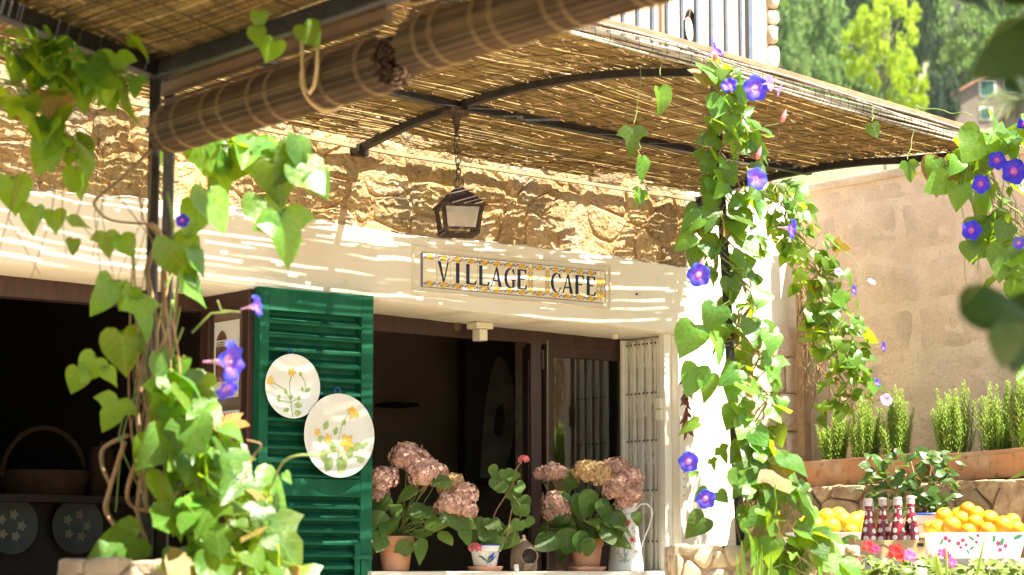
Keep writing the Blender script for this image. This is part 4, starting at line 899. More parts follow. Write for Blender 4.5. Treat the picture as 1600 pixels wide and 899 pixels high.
# ================================================================== VINES
def smoothpts(p):
    p = [V(q) for q in p]
    if not 4 <= len(p) <= 12: return p
    out = []
    for i in range(len(p)-1):
        a, b, c, d = p[max(i-1, 0)], p[i], p[i+1], p[min(i+2, len(p)-1)]
        for k in range(4): t = k/4; out.append(.5*((2*b)+(c-a)*t+(2*a-5*b+4*c-d)*t*t+(3*b-a-3*c+d)*t**3))
    return out+[p[-1]]
def stemtube(root, pts, r, m='stem_green', n=5, name='stem'):
    pts = smoothpts(pts)
    mb = MB(); mb.tube(pts, [lerp(r, r*.6, i/(len(pts)-1)) for i in range(len(pts))], n); mb.build(name, m, root, smooth=2, fix=False)
def wob(a, b, k, amp, g):
    a, b = V(a), V(b); return [a.lerp(b, i/k)+(rv(g)*amp if 0 < i < k else V((0, 0, 0))) for i in range(k+1)]
def mass(root, spine, n, size, meshes, g, depth=.10, strands=5, stem='stem_green', stemr=.0035, young=.12, wsp=.6, wind=None):
    pts = [(at(px, py, Y), r*Y/3627) for px, py, r, Y in spine]; L = [0]
    for (a, _), (b, _) in zip(pts, pts[1:]): L.append(L[-1]+(b-a).length)
    def sample(t):
        d = t*L[-1]; i = 0
        while i < len(L)-2 and L[i+1] < d: i += 1
        k = (d-L[i])/max(1e-6, L[i+1]-L[i]); return pts[i][0].lerp(pts[i+1][0], k), lerp(pts[i][1], pts[i+1][1], k)
    pet = MB()
    for i in range(n):
        t = (i+g.random())/n; c, r = sample(t); q = g.uniform(0, 2*PI); rad = math.sqrt(g.uniform(.04, 1))
        off = V((math.cos(q)*r*rad, math.sin(q)*depth*rad, g.uniform(-.03, .03))); p = c+off
        sz = size*g.choice((g.uniform(.35, .7), g.uniform(.7, 1.1), g.uniform(.9, 1.3))); out = V((off.x, off.y-.03, 0))
        tip = V((.15, -.35, -.8))+out.normalized()*g.uniform(.0, .8)+rv(g)*.7; nrm = out.normalized()*.25+TOS*g.uniform(.35, 1.2)+TOC*g.uniform(.0, .5)+rv(g)*wsp
        ms = YOUNG if g.random() < young else (OLD if g.random() < .06 else meshes)
        inst('leaf', g.choice(ms), root, leafM(p, tip, nrm, sz*(.75 if ms is YOUNG else 1)))
        if i % 2 == 0: pet.tube([c+off*.25+V((0, 0, -.02)), c+off*.6+V((0, 0, .01)), p], .0014, 4)
    pet.build('leaf_stalk', 'stem_green', root, smooth=2, fix=False, kind='stuff')
    for k in range(strands):
        ps = []; ph = g.uniform(0, 6); K = 26
        for i in range(K+1): c, r = sample(i/K); ps.append(c+V((math.cos(ph+i*.8)*min(r, .08)*g.uniform(.2, .6), math.sin(ph+i*.8)*.03*g.uniform(.4, 1), 0)))
        stemtube(root, ps, stemr*g.uniform(.6, 1.3), stem if k % 3 else 'stem_brown')
g = random.Random(101)
# vine up the slender right post ------------------------------------
v1 = thing('morning_glory_vine', 'sunlit morning glory climbing the slender iron post, blue flowers', 'vine', V((at(1158, 880, 8.1).x, 8.1, 0)))
mass(v1, [(1112, 95, 22, 8.0), (1140, 150, 42, 8.05), (1142, 200, 48, 8.05), (1140, 260, 48, 8.1), (1140, 330, 55, 8.1), (1135, 390, 54, 8.1), (1160, 440, 46, 8.1)], 128, .080, VINE, g, depth=.08)
mass(v1, [(1165, 440, 42, 8.1), (1165, 520, 48, 8.1), (1180, 590, 42, 8.05), (1185, 650, 36, 8.0), (1195, 720, 34, 8.0)], 60, .084, VINE, g, depth=.08)
mass(v1, [(1195, 700, 36, 7.95), (1205, 760, 55, 7.9), (1225, 820, 62, 7.85), (1255, 870, 66, 7.8), (1275, 910, 70, 7.8)], 90, .095, VINE, g, depth=.12)
for px, py, sz, an in ((1030, 140, 42, 10), (988, 202, 42, 8), (1004, 248, 40, 15), (1003, 298, 26, -30), (995, 300, 22, 30), (1085, 510, 52, -20), (1108, 525, 48, 30), (1082, 368, 36, -60), (1095, 340, 40, -70), (1090, 575, 46, -20), (1105, 590, 40, 10), (1090, 660, 34, -80), (1125, 700, 26, 40), (1112, 718, 18, 30), (1105, 768, 24, -50), (1122, 770, 22, 40), (1100, 810, 40, -50), (1120, 480, 44, -20), (1078, 740, 14, 90)):
    addleaf(v1, VINE, at(px, py, 8.0), sz*1.08*8.0/3627, an, TOC*.6+TOS*.7+rv(g)*.3, g)
for a_, b_ in (((1032, 118), (1040, 60)), ((990, 195), (1010, 60)), ((1002, 245), (990, 200)), ((1000, 298), (1004, 250)), ((1090, 505), (1140, 470)), ((1085, 560), (1140, 540)), ((1090, 700), (1092, 580)), ((1096, 770), (1088, 730)), ((1112, 715), (1090, 690)), ((1080, 350), (1130, 330)), ((1100, 800), (1150, 760))):
    stemtube(v1, wob(at(*a_, 8.0), at(*b_, 8.05), 6, .008, g), .0016)
mb = MB()
for k in range(16):
    x = g.uniform(1150, 1200); stemtube(v1, wob(at(x, g.uniform(640, 720), 8.05), at(x+g.uniform(-10, 50), 880, 7.95), 8, .02, g), .0035, 'stem_brown' if k % 2 else 'dry')
for px, py, s_, f, ms in ((1092, 430, 37, CAMF, GL), (1076, 722, 32, CAMF+V((-.1, 0, 0)), GL), (1103, 780, 31, CAMF+V((.15, 0, -.1)), GL), (1181, 138, 42, V((.35, -1, -.1)), GL), (1139, 133, 30, V((-.3, -.8, .4)), GS), (1121, 76, 36, V((.8, -.2, .6)), GS), (1183, 279, 37, V((.4, -1, .1)), GL), (1238, 358, 34, V((.95, -.5, -.2)), GS), (1203, 130, 26, V((.8, .3, .2)), GP), (1218, 142, 20, V((.8, -.2, -.4)), GP)):
    flower(v1, ms, px, py, 7.9, s_, f)
for px, py in ((1224, 184), (1095, 415), (1118, 88), (1185, 242)): m = MB(Matrix.Translation(at(px, py, 7.95)) @ Matrix.Rotation(R(20), 4, 'Y')); m.lathe([(.0001, -.02), (.008, -.012), (.009, 0), (.006, .018), (.0001, .034)], 8); m.build('bud', 'pink_petal', v1, smooth=2)
stemtube(v1, wob(at(1222, 190, 7.95), at(1165, 205, 8.0), 5, .006, g), .0018)
# leafy column on the wooden post by the return wall ----------------
v2 = thing('climbing_vine', 'dense small leaved vine column on the wooden post beside the return wall', 'vine', V((at(1300, 700, 10.8).x, 10.8, 0)))
mass(v2, [(1218, 285, 34, 10.75), (1230, 330, 44, 10.72), (1252, 370, 48, 10.7), (1275, 410, 46, 10.68), (1288, 450, 50, 10.66), (1300, 500, 54, 10.64), (1312, 550, 54, 10.62), (1325, 595, 50, 10.6), (1325, 640, 46, 10.6)], 292, .072, VINE, g, depth=.12, strands=8, young=.45, stemr=.003)
for k in range(26):
    x = g.uniform(1238, 1285); stemtube(v2, wob(at(x, g.uniform(400, 470), 10.85), at(x+g.uniform(0, 35), g.uniform(560, 640), 10.82), 8, .03, g), .003, 'stem_brown' if k % 3 else 'dry', 4)
for px, py, s_, f, ms in ((1335, 453, 17, V((.9, -.6, .1)), GL), (1362, 440, 14, V((.3, -.6, .6)), GP), (1381, 542, 18, V((.95, -.5, 0)), GS), (1371, 598, 16, V((.8, -.6, .3)), GS), (1310, 425, 14, V((.3, -1, .3)), GP), (1385, 625, 20, V((.2, -1, .2)), GP)): flower(v2, ms, px, py, 10.5, s_, f); stemtube(v2, [at(px-s_*.5, py, 10.52), at(px-s_*1.2, py+4, 10.55), at(px-s_*1.8-14, py+16, 10.6)], .0018)
stemtube(v2, [at(x, y, 10.55) for x, y in ((1295, 375), (1312, 390), (1330, 402), (1342, 420), (1338, 432), (1325, 428))], .0025)
# vine over the roof corner -----------------------------------------
v3 = thing('corner_vine', 'shaded vine with deep blue flowers spilling over the reed roof corner', 'vine', F(1.25, -2.1, -H))
mass(v3, [(1480, 260, 30, 8.9), (1530, 225, 36, 8.8), (1570, 215, 40, 8.7), (1630, 200, 60, 8.6), (1700, 220, 60, 8.6)], 72, .115, VINE, g, depth=.22)
mass(v3, [(1535, 270, 36, 8.8), (1560, 310, 50, 8.8), (1590, 350, 55, 8.75), (1610, 400, 50, 8.7), (1640, 470, 50, 8.7), (1650, 600, 55, 8.7), (1640, 760, 40, 8.7)], 84, .115, VINE, g, depth=.16)
for px, py, sz, an in ((1418, 255, 26, 10), (1516, 380, 30, 5), (1478, 280, 36, -60), (1500, 290, 36, -10), (1545, 340, 56, 20), (1582, 400, 46, 0), (1362, 195, 20, 20), (1595, 440, 50, 10), (1530, 350, 40, -20)): addleaf(v3, VINE, at(px, py, 8.75), sz*1.2*8.75/3627, an, TOC+rv(g)*.3, g)
for px, py, s_, ms in ((1585, 268, 41, GD), (1558, 251, 29, GD), (1533, 288, 30, GD), (1518, 360, 31, GD), (1592, 380, 20, GL), (1600, 195, 22, GD)): flower(v3, ms, px, py, 8.55, s_, CAMF+rv(g)*.25)
for a_, b_ in (((1418, 250), (1428, 205)), ((1362, 190), (1366, 165)), ((1478, 275), (1500, 240)), ((1516, 375), (1545, 350)), ((1545, 335), (1560, 300))): stemtube(v3, wob(at(*a_, 8.76), at(*b_, 8.85), 5, .006, g), .0018)
for k in range(8): stemtube(v3, wob(at(1500+k*15, 205+k*3, 8.85), at(1510+k*18, 330+g.uniform(0, 120), 8.8), 7, .02, g), .002)
stemtube(v3, wob(at(1430, 165, 9.0), at(1520, 182, 8.9), 6, .01, g), .003); stemtube(v3, wob(at(1530, 400, 8.8), at(1590, 380, 8.75), 5, .01, g), .002); stemtube(v3, [at(x, y, 8.8) for x, y in ((1525, 215), (1512, 260), (1505, 300), (1500, 310))], .0022)
# near vine on the twin post ----------------------------------------
v4 = thing('near_vine', 'large leaved vine winding up the nearer twin iron post', 'vine', V((LP.x, LP.y, 0)))
mass(v4, [(330, 225, 40, 6.0), (390, 235, 60, 6.0), (440, 230, 45, 6.0)], 38, .10, VINE, g, depth=.12, strands=3, young=.25)
mass(v4, [(275, 575, 28, 5.75), (295, 640, 42, 5.7), (315, 700, 55, 5.65), (335, 760, 70, 5.6), (350, 820, 85, 5.55), (360, 880, 100, 5.5), (370, 930, 110, 5.5)], 140, .094, VINE, g, depth=.14, strands=6, young=.25)
mass(v4, [(-20, 60, 60, 5.4), (60, 90, 70, 5.45), (130, 110, 50, 5.5), (190, 120, 36, 5.55)], 52, .088, VINE, g, depth=.12, strands=4, young=.05)
mass(v4, [(20, 130, 60, 5.45), (70, 190, 60, 5.45), (110, 240, 46, 5.5)], 30, .084, VINE, g, depth=.1, strands=3, young=.05)
for px, py, sz, an in ((325, 300, 78, 15), (305, 320, 60, -10), (270, 375, 80, 25), (290, 430, 60, 30), (440, 335, 85, 20), (410, 310, 70, 15), (470, 255, 66, 35), (490, 270, 50, 40), (430, 255, 70, 10), (465, 215, 60, 20), (455, 240, 60, -20), (300, 390, 50, 40), (175, 440, 62, -30), (190, 520, 70, 10), (215, 470, 66, 35), (205, 450, 40, -25), (150, 560, 46, -30), (125, 580, 40, -20), (165, 575, 36, 30), (185, 625, 56, -20), (20, 280, 58, 5), (55, 325, 46, -10), (110, 340, 40, 60), (85, 330, 36, 10), (115, 375, 26, -10), (165, 365, 40, 5), (190, 370, 40, 40), (125, 285, 28, 0), (180, 85, 55, 10), (205, 60, 46, 60), (475, 40, 44, 40), (430, 65, 40, -20), (400, 45, 34, 10), (405, 20, 30, 0), (215, 840, 80, -65), (250, 555, 60, 10), (265, 600, 70, -10), (240, 690, 60, -20), (255, 740, 60, 10), (420, 820, 90, 35), (425, 860, 80, -10), (400, 750, 70, 60), (445, 740, 20, 30)):
    YY = 4.95 if px > 350 and py < 100 else 5.62; addleaf(v4, VINE, at(px, py, YY), sz*1.02*YY/3627, an, TOC*.55+TOS*.75+rv(g)*.4, g)
ST = lambda pts, Y, r, m='stem_brown': stemtube(v4, [at(x, y, Y+.02*math.sin(i*1.7)) for i, (x, y) in enumerate(pts)], r*Y/3627, m, 7)
ST([(235, 235), (190, 280), (152, 310), (150, 325), (175, 345), (235, 350)], 5.72, 3.2); ST([(235, 350), (250, 370), (230, 420), (238, 480), (225, 560), (215, 640), (222, 720), (215, 800), (230, 850)], 5.74, 5)
ST([(200, 680), (162, 700), (160, 730), (172, 760), (168, 800), (190, 830)], 5.7, 3.5); ST([(195, 690), (170, 770), (165, 800), (190, 835)], 5.66, 4, 'dry'); ST([(250, 590), (235, 640), (225, 690), (200, 760), (205, 790), (240, 800)], 5.65, 4.5, 'dry')
ST([(262, 300), (275, 400), (255, 470), (262, 560), (285, 640)], 5.7, 2.5, 'stem_green'); ST([(245, 400), (262, 440), (245, 520), (250, 620), (230, 700)], 5.72, 3, 'dry')
for k in range(22): x = g.uniform(205, 290); ST([(x, g.uniform(380, 520)), (x+g.uniform(-25, 25), 590), (x+g.uniform(-35, 35), 680), (x+g.uniform(-30, 30), 800)], 5.7+g.uniform(-.08, .05), g.uniform(.8, 2.2), ('stem_green', 'dry', 'stem_brown')[k % 3])
for k in range(12): x = g.uniform(40, 240); ST([(x, g.uniform(180, 280)), (x+g.uniform(-40, 40), 340), (x+g.uniform(-60, 60), g.uniform(400, 480))], 5.6, 1, 'stem_brown')
ST([(415, 790), (425, 760), (440, 725), (465, 712), (500, 711), (525, 703), (537, 715), (540, 730)], 5.5, 2.2, 'stem_green'); ST([(375, 760), (395, 715), (408, 695), (385, 688)], 5.5, 1.8, 'dry'); ST([(340, 470), (345, 485), (375, 488)], 5.55, 1.6, 'stem_green'); ST([(300, 520), (330, 490), (365, 487)], 5.6, 2, 'stem_green'); ST([(180, 300), (215, 345), (245, 385)], 5.6, 1.2, 'stem_brown')
for px, py, s_, f, ms in ((402, 478, 38, V((.9, -.25, .15)), GS), (362, 566, 70, V((.93, -.42, -.05)), GS), (355, 610, 40, V((.5, -.5, -.7)), GS), (285, 345, 22, V((.2, -.9, -.3)), GD)): flower(v4, ms, px, py, 5.45, s_, f)
# dark leaves close to the lens, shade put into their colour and cast by added leaves ------------
v5 = thing('near_bush', 'dark blurred broad leaves hanging close to the viewer at the picture edge', 'bush', V((at(1700, 500, 2.2).x, 2.2, 0)))
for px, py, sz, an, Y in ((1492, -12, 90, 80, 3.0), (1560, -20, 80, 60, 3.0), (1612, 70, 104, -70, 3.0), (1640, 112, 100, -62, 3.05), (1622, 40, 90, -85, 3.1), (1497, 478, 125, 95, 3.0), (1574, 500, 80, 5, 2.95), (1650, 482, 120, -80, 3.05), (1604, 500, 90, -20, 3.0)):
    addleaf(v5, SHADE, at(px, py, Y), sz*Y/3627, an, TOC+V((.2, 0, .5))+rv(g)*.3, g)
for k in range(270):                        # unseen bush leaves added toward the sun to shade the near ones
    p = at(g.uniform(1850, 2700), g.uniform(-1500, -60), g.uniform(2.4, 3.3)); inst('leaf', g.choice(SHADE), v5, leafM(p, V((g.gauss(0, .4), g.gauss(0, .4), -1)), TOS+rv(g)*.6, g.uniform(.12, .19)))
for k in range(9): a_ = V((2.1+.03*k, 3.0, .02)); b_ = at(1950+k*70, g.uniform(-900, -200), 2.8); stemtube(v5, wob(a_, b_, 6, .04, g), .006, 'stem_brown')
for a_, b_ in (((1950, -150), (1500, 90)), ((2000, -100), (1500, 480)), ((1900, -200), (1490, -10))): stemtube(v5, wob(at(*a_, 3.0), at(*b_, 3.0), 5, .01, g), .0022)
# ================================================================== POTS ON THE WINDOW SILL
SILL = -.008
def pot(root, c, rt, rb, h, m='terracotta', saucer=None, rimh=.28):
    mb = MB(Matrix.Translation(c)); mb.lathe([(.0001, 0), (rb*.94, 0), (rb, .004), (lerp(rb, rt, 1-rimh)*.97, h*(1-rimh)), (rt*1.0, h*(1-rimh)+.003), (rt*1.03, h-.004), (rt*1.0, h), (rt*.9, h-.002), (rt*.86, h*.86), (.0001, h*.86)], 32); mb.build('pot', m, root, smooth=True)
    mb = MB(Matrix.Translation(c)); mb.lathe([(.0001, h*.862), (rt*.6, h*.875), (rt*.858, h*.865)], 20); mb.build('soil', 'soil', root, smooth=True)
    if saucer: mb = MB(Matrix.Translation(c-V((0, 0, .0215)))); r = saucer; mb.lathe([(.0001, .0), (r*.85, 0), (r*.9, .003), (r, .018), (r*.97, .021), (r*.9, .0175), (.0001, .0175)], 32); mb.build('saucer', 'terracotta', root, smooth=True)
def headmesh(m, seed, n=84, fl=.80):
    g = random.Random(seed); mb = MB()
    for i in range(n):
        z = 1-2*(i+.5)/n
        if z < -.75: continue
        q = i*2.39996+g.uniform(-.2, .2); r = math.sqrt(1-z*z); d = V((r*math.cos(q), r*math.sin(q), z*fl)); p = d*(.86+.10*nz(d*2.2+V((seed, 0, 0)))+g.uniform(-.07, .07)); nrm = (d.normalized()+rv(g)*.45).normalized(); a = nrm.orthogonal().normalized(); a = Matrix.Rotation(g.uniform(0, 6), 3, nrm) @ a; b = nrm.cross(a); s_ = g.uniform(.15, .23)
        for k in range(4):
            t = k*PI/2; e = (a*math.cos(t)+b*math.sin(t)); f = nrm.cross(e); up = g.uniform(.1, .6)
            mb.add([p, p+e*s_*.55-f*s_*.5+nrm*s_*up*.5, p+e*s_*1.12+nrm*s_*up*g.uniform(-.2, .9), p+e*s_*.55+f*s_*.5+nrm*s_*up*.5], [(0, 1, 2, 3)])
    mb.lathe([(.0001, -.6), (.5, -.4), (.7, 0), (.5, .45), (.0001, .62)], 12)
    return mb.mesh('flower_head', m, fix=False)
HP = [headmesh('hydrangea', i) for i in range(4)]; HG = [headmesh('hydrangea_green', 9)]
def hydrangea(name_lab, cpx, base_y, t, rt, rb, h, heads, leaves, saucer, seed):
    g = random.Random(seed); q = fp(cpx, base_y, t); z = SILL+(.022 if saucer else .001); c = F(q.x, t, z); root = thing('potted_hydrangea', name_lab, 'potted plant', c, 'hydrangeas on the window sill')
    pot(root, c, rt, rb, h, saucer=saucer); Y0 = c.y; top = c+V((0, 0, h*.87))
    for px, py, r, dy, gr in heads:
        p = at(px, py, Y0+dy); s_ = r*1.02*p.y/3627; inst('flower_head', g.choice(HG if gr else HP), root, Matrix.Translation(p) @ Matrix.Rotation(g.uniform(0, 6), 4, 'Z') @ Matrix.Rotation(g.uniform(-.4, .4), 4, 'X') @ Matrix.Scale(s_, 4))
        e = top+V((g.uniform(-.03, .03), g.uniform(-.02, .02), 0)); mid = e.lerp(p, .5)+V((0, 0, -.03)); stemtube(root, [e, e.lerp(mid, .6)+V((0, 0, .02)), mid, p-V((0, 0, s_*.5))], .0038)
    for px, py, sz, an, dy in leaves:
        p = at(px, py, Y0+dy); inst('leaf', g.choice(BROAD), root, leafM(p, V((math.sin(R(an)), g.uniform(-.5, .1), -math.cos(R(an)))), TOC*.5+TOS*.8+rv(g)*.45, .82*sz*p.y/3627))
        e = top+rv(g)*.015; stemtube(root, [e, e.lerp(p, .5)+V((0, 0, .03)), p], .0022)
    for i in range(26):
        a_ = g.uniform(0, 2*PI); rr = g.uniform(.03, .15); p = top+V((rr*math.cos(a_), rr*math.sin(a_)*.8, g.uniform(.0, .16))); inst('leaf', g.choice(BROAD), root, leafM(p, V((math.cos(a_), math.sin(a_), g.uniform(-.9, .1))), V((0, 0, 1))+TOC*.4+rv(g)*.4, g.uniform(.07, .12)))
    return root
hydrangea('potted hydrangea against the shutter, tallest dusty pink heads in terracotta', 618, 895, -.015, .080, .058, .150,
    [(636, 714, 30, .03, 0), (664, 742, 30, -.04, 0), (652, 722, 26, .05, 0), (598, 750, 27, -.02, 0), (592, 770, 18, 0, 0), (705, 758, 24, .03, 1), (724, 776, 26, -.02, 0), (704, 790, 26, -.06, 0), (686, 738, 18, .04, 0), (730, 798, 18, -.03, 0)],
    [(655, 765, 52, -80, -.06), (640, 790, 56, 60, -.08), (625, 805, 50, -60, -.08), (680, 745, 46, 50, -.08), (690, 800, 50, 60, -.09), (705, 805, 58, 80, -.04), (655, 842, 52, 20, -.10), (640, 845, 46, -30, -.08), (600, 800, 56, -30, -.06), (598, 830, 50, -15, -.07), (720, 820, 44, 40, -.03), (665, 815, 52, 75, -.1), (612, 780, 48, -70, -.05), (595, 765, 40, -40, 0), (690, 830, 40, 30, -.03)], None, 3)
hydrangea('potted hydrangea beside the enamel jug, rounded heads and saucer', 917, 892, .06, .078, .060, .128,
    [(862, 738, 20, 0, 0), (845, 740, 13, .02, 0), (876, 740, 15, .02, 0), (866, 784, 22, -.04, 0), (878, 796, 20, -.05, 0), (862, 803, 16, -.04, 0), (918, 738, 26, -.03, 1), (940, 742, 26, -.02, 1), (962, 733, 24, .02, 0), (982, 748, 26, 0, 0), (965, 764, 26, -.05, 0), (985, 772, 22, -.04, 0), (975, 785, 16, -.04, 0)],
    [(905, 770, 54, 10, -.08), (925, 765, 58, -20, -.09), (940, 800, 54, 60, -.08), (960, 800, 50, 30, -.06), (885, 825, 58, 5, -.10), (905, 830, 46, 15, -.1), (870, 835, 60, -50, -.08), (945, 825, 44, 20, -.08), (920, 840, 40, 0, -.1), (890, 775, 46, -60, -.05), (900, 735, 46, -20, .03), (855, 815, 44, -40, -.05), (935, 780, 50, 40, -.1), (955, 815, 50, 75, -.05), (890, 805, 50, -40, -.08), (990, 800, 30, 30, -.03)], .092, 5)
# geranium in a painted white pot
g = random.Random(8); q = fp(758, 890, .02); c = F(q.x, .02, SILL+.022); ger = thing('potted_geranium', 'leggy geranium in a white pot with blue rim and painted sprig', 'potted plant', c)
pot(ger, c, .072, .052, .096, m='enamel', saucer=.080, rimh=.34)
m = MB(Matrix.Translation(c)); m.torus((0, 0, .094), .0735, .003, (0, 0, 1), 32, 5); m.build('painted_rim', 'blue_paint', ger, smooth=True)
def oncone(ang, z, d=.0012):
    r = lerp(.052, .070, z/.07)*1.0+d; return c+V((r*math.sin(ang), -r*math.cos(ang), z))
for a0, z0, a1, z1, mm in ((-.5, .045, .1, .022, 'dark_leaf_paint'), (-.2, .03, .2, .018, 'dark_leaf_paint'), (.2, .02, .45, .05, 'dark_leaf_paint'), (.3, .03, .7, .055, 'blue_paint'), (.45, .02, .6, .062, 'blue_paint'), (.55, .022, .85, .045, 'blue_paint'), (.35, .015, .6, .03, 'blue_paint'), (.1, .012, .5, .02, 'dark_leaf_paint')):
    m = MB(); K = 6; L_ = [oncone(lerp(a0, a1, i/K), lerp(z0, z1, i/K)+.005*math.sin(PI*i/K)) for i in range(K+1)]; m.tube(L_, [.0006+.0035*math.sin(PI*i/K) for i in range(K+1)], 5); m.v = [x for x in m.v]; m.build('painted_leaf', mm, ger)
G = lambda px, py, dy=0: at(px, py, c.y+dy)
for pts in ([(762, 850), (772, 805), (790, 775), (802, 755), (806, 735), (815, 722)], [(796, 770), (806, 780), (812, 790)], [(790, 850), (796, 815), (800, 795), (806, 790)], [(800, 850), (810, 815), (815, 805)], [(745, 850), (752, 825), (740, 815)], [(775, 850), (790, 830), (800, 820)]): stemtube(ger, [G(x, y, -.01*i) for i, (x, y) in enumerate(pts)], .0042, 'stem_brown' if len(pts) > 3 else 'stem_green')
for px, py, sz, an in ((778, 735, 22, -60), (790, 735, 24, 20), (797, 740, 24, 50), (783, 752, 28, -40), (793, 750, 24, 10), (800, 765, 24, 20), (808, 758, 20, 60), (813, 778, 30, 10), (815, 790, 26, -10), (750, 815, 28, -40), (768, 812, 26, 10), (745, 830, 26, -60), (760, 828, 30, 20), (775, 825, 28, 60), (768, 842, 32, 10), (790, 828, 30, 40), (795, 838, 28, 20), (812, 815, 22, -20), (822, 812, 20, 40), (740, 840, 24, -30), (782, 842, 26, 0), (755, 845, 26, -20), (745, 818, 22, 80), (800, 820, 22, 50)):
    inst('leaf', g.choice(GERA), ger, leafM(G(px, py, g.uniform(-.06, .03)), V((math.sin(R(an)), -.2, -math.cos(R(an)))), TOC*.7+TOS*.6+rv(g)*.4, sz*.95*c.y/3627))
def petals(root, p, r, m, g, n=26):
    mb = MB()
    for i in range(n):
        d = rv(g).normalized(); d.z = abs(d.z)*.9; o_ = p+d*r*.75; a = d.orthogonal().normalized(); b = d.cross(a)
        for k in range(4): t = k*PI/2+i; e = a*math.cos(t)+b*math.sin(t); f = d.cross(e); s_ = r*.42; mb.add([o_, o_+e*s_*.6-f*s_*.45, o_+e*s_+d*s_*.3, o_+e*s_*.6+f*s_*.45], [(0, 1, 2, 3)])
    mb.build('flower_head', m, root, fix=False)
petals(ger, G(818, 720, -.02), .030, 'pink_petal', g, 40); petals(ger, G(742, 858, -.10), .034, 'pink_petal', g, 46)
# ceramic lantern with an arched opening
q = fp(818, 893, .0); c = F(q.x, .0, SILL+.001); cl = thing('clay_lantern', 'small grey brown clay lantern with peaked top and arched mouth', 'lantern', c)
px_ = c.y/3627; CM = Matrix.Translation(c) @ Matrix.Rotation(R(8), 4, 'Z')
m = MB(CM); m.lathe([(.0001, 0), (.056, 0), (.061, .012), (.061, .072), (.056, .098), (.043, .116), (.026, .130), (.013, .141), (.009, .146), (.010, .153), (.006, .160), (.0001, .162)], 28); m.build('body', 'clay_grey', cl, smooth=True)
m = MB(CM); m.lathe([(.034, .0), (.040, .002), (.040, .045), (.034, .047)], 28, (.016, -.030, .066), 'y'); m.build('mouth_ring', 'clay_grey', cl, smooth=True)
m = MB(CM); m.lathe([(.0001, .036), (.034, .0355)], 28, (.016, -.030, .066), 'y'); m.build('opening', 'hole', cl)  # dark disc painted in place of the shaded hollow
m = MB(CM); m.box(-.012, .044, -.078, -.035, 0, .034); m.build('spout_base', 'clay_grey', cl, bevel=.006)
q = fp(806, 896, -.05); m = FB(); m.box(q.x-.010, q.x+.010, -.062, -.046, SILL+.001, SILL+.03); tag(m.build('salt_tub', 'white_paint', bevel=.004), 'tiny white tub in front of the clay lantern', 'tub')
# enamel jug
q = fp(978, 893, .10); c = F(q.x, .10, SILL+.001); jug = thing('enamel_jug', 'tall white enamel jug with painted red flowers and thin handle', 'jug', c); px_ = c.y/3627; JM = Matrix.Translation(c)
hj = 105*px_; r0, r1 = 27.5*px_, 16*px_
m = MB(JM); m.lathe([(.0001, .001), (r0, .001), (r0*1.01, .006), (r0*1.0, .03), (r0*.985, .034), (r1*1.05, hj*.9), (r1*1.08, hj*.96), (r1*1.25, hj), (r1*1.18, hj), (r1*.98, hj*.95), (r0*.9, .04), (.0001, .02)], 36); m.build('body', 'enamel', jug, smooth=True)
m = MB(JM); sd_ = V((math.cos(R(20)), math.sin(R(20)), 0)); m.tube([V((0, 0, z*hj))+sd_*x*px_ for x, z in ((17, .90), (25, .99), (36, 1.0), (44, .93), (45, .82), (40, .66), (32, .50), (27, .36), (24.5, .30))], .0042, 7); m.build('handle', 'enamel', jug, smooth=True)
def onjug(ang, z, d=.001): r = lerp(r0, r1*1.05, max(0, (z*hj-.034)/(hj*.9-.034)))+d; return c+V((r*math.sin(ang), -r*math.cos(ang), z*hj))
def jl(pts, r, mm, nm): m = MB(); m.tube([onjug(a_, z) for a_, z in pts], r, 4); m.build(nm, mm, jug)
jl([(-.1, .12), (-.12, .3), (-.3, .5), (-.25, .62)], .0011, 'dark_leaf_paint', 'painted_stem'); jl([(-.1, .15), (.15, .3), (.35, .42)], .0011, 'dark_leaf_paint', 'painted_stem'); jl([(-.1, .3), (.1, .55), (.2, .72)], .0011, 'dark_leaf_paint', 'painted_stem'); jl([(-.1, .13), (-.4, .22), (-.55, .3)], .0011, 'dark_leaf_paint', 'painted_stem')
for a_, z, s_ in ((-.42, .60, .015), (.18, .72, .014), (.42, .46, .019), (.1, .68, .008)):
    for k in range(9): q = 2*PI*k/9; jl([(a_, z), (a_+math.cos(q)*s_/.055, z+math.sin(q)*s_/hj)], [.0026, .0012], 'red_paint', 'painted_petal')
for a_, z, an in ((.4, .62, 20), (.55, .58, 10), (-.05, .50, 120), (-.25, .38, 200), (.15, .34, 20), (.5, .28, 0), (-.5, .26, 190), (-.1, .22, 60), (.0, .14, 30), (-.25, .14, 170)):
    q = R(an); jl([(a_, z), (a_+math.cos(q)*.08, z+math.sin(q)*.02), (a_+math.cos(q)*.2, z+math.sin(q)*.06)], [.0008, .0028, .0006], 'dark_leaf_paint', 'painted_leaf')
# dried peppers on a string beside the window
p0 = at(1072, 560, 10.85); pep = thing('dried_pepper_string', 'string of dried brown peppers hanging beside the gate', 'pepper string', p0); g = random.Random(44)
m = MB(); m.tube([p0, p0-V((0, 0, .40))], .0015, 4); m.build('string', 'cord', pep)
pm_ = MB(); pm_.lathe([(.0001, 0), (.006, .004), (.0085, .016), (.006, .034), (.0025, .046), (.0001, .05)], 7); pme = pm_.mesh('pepper', 'pepper', smooth=2)
for i in range(46):
    p = p0-V((0, 0, .01+.34*i/46)); d = V((g.uniform(-1, 1), g.uniform(-1, .3), -.9)).normalized(); inst('pepper', pme, pep, Matrix.Translation(p) @ d.to_track_quat('Z', 'Y').to_matrix().to_4x4() @ Matrix.Scale(g.uniform(.7, 1.1), 4))
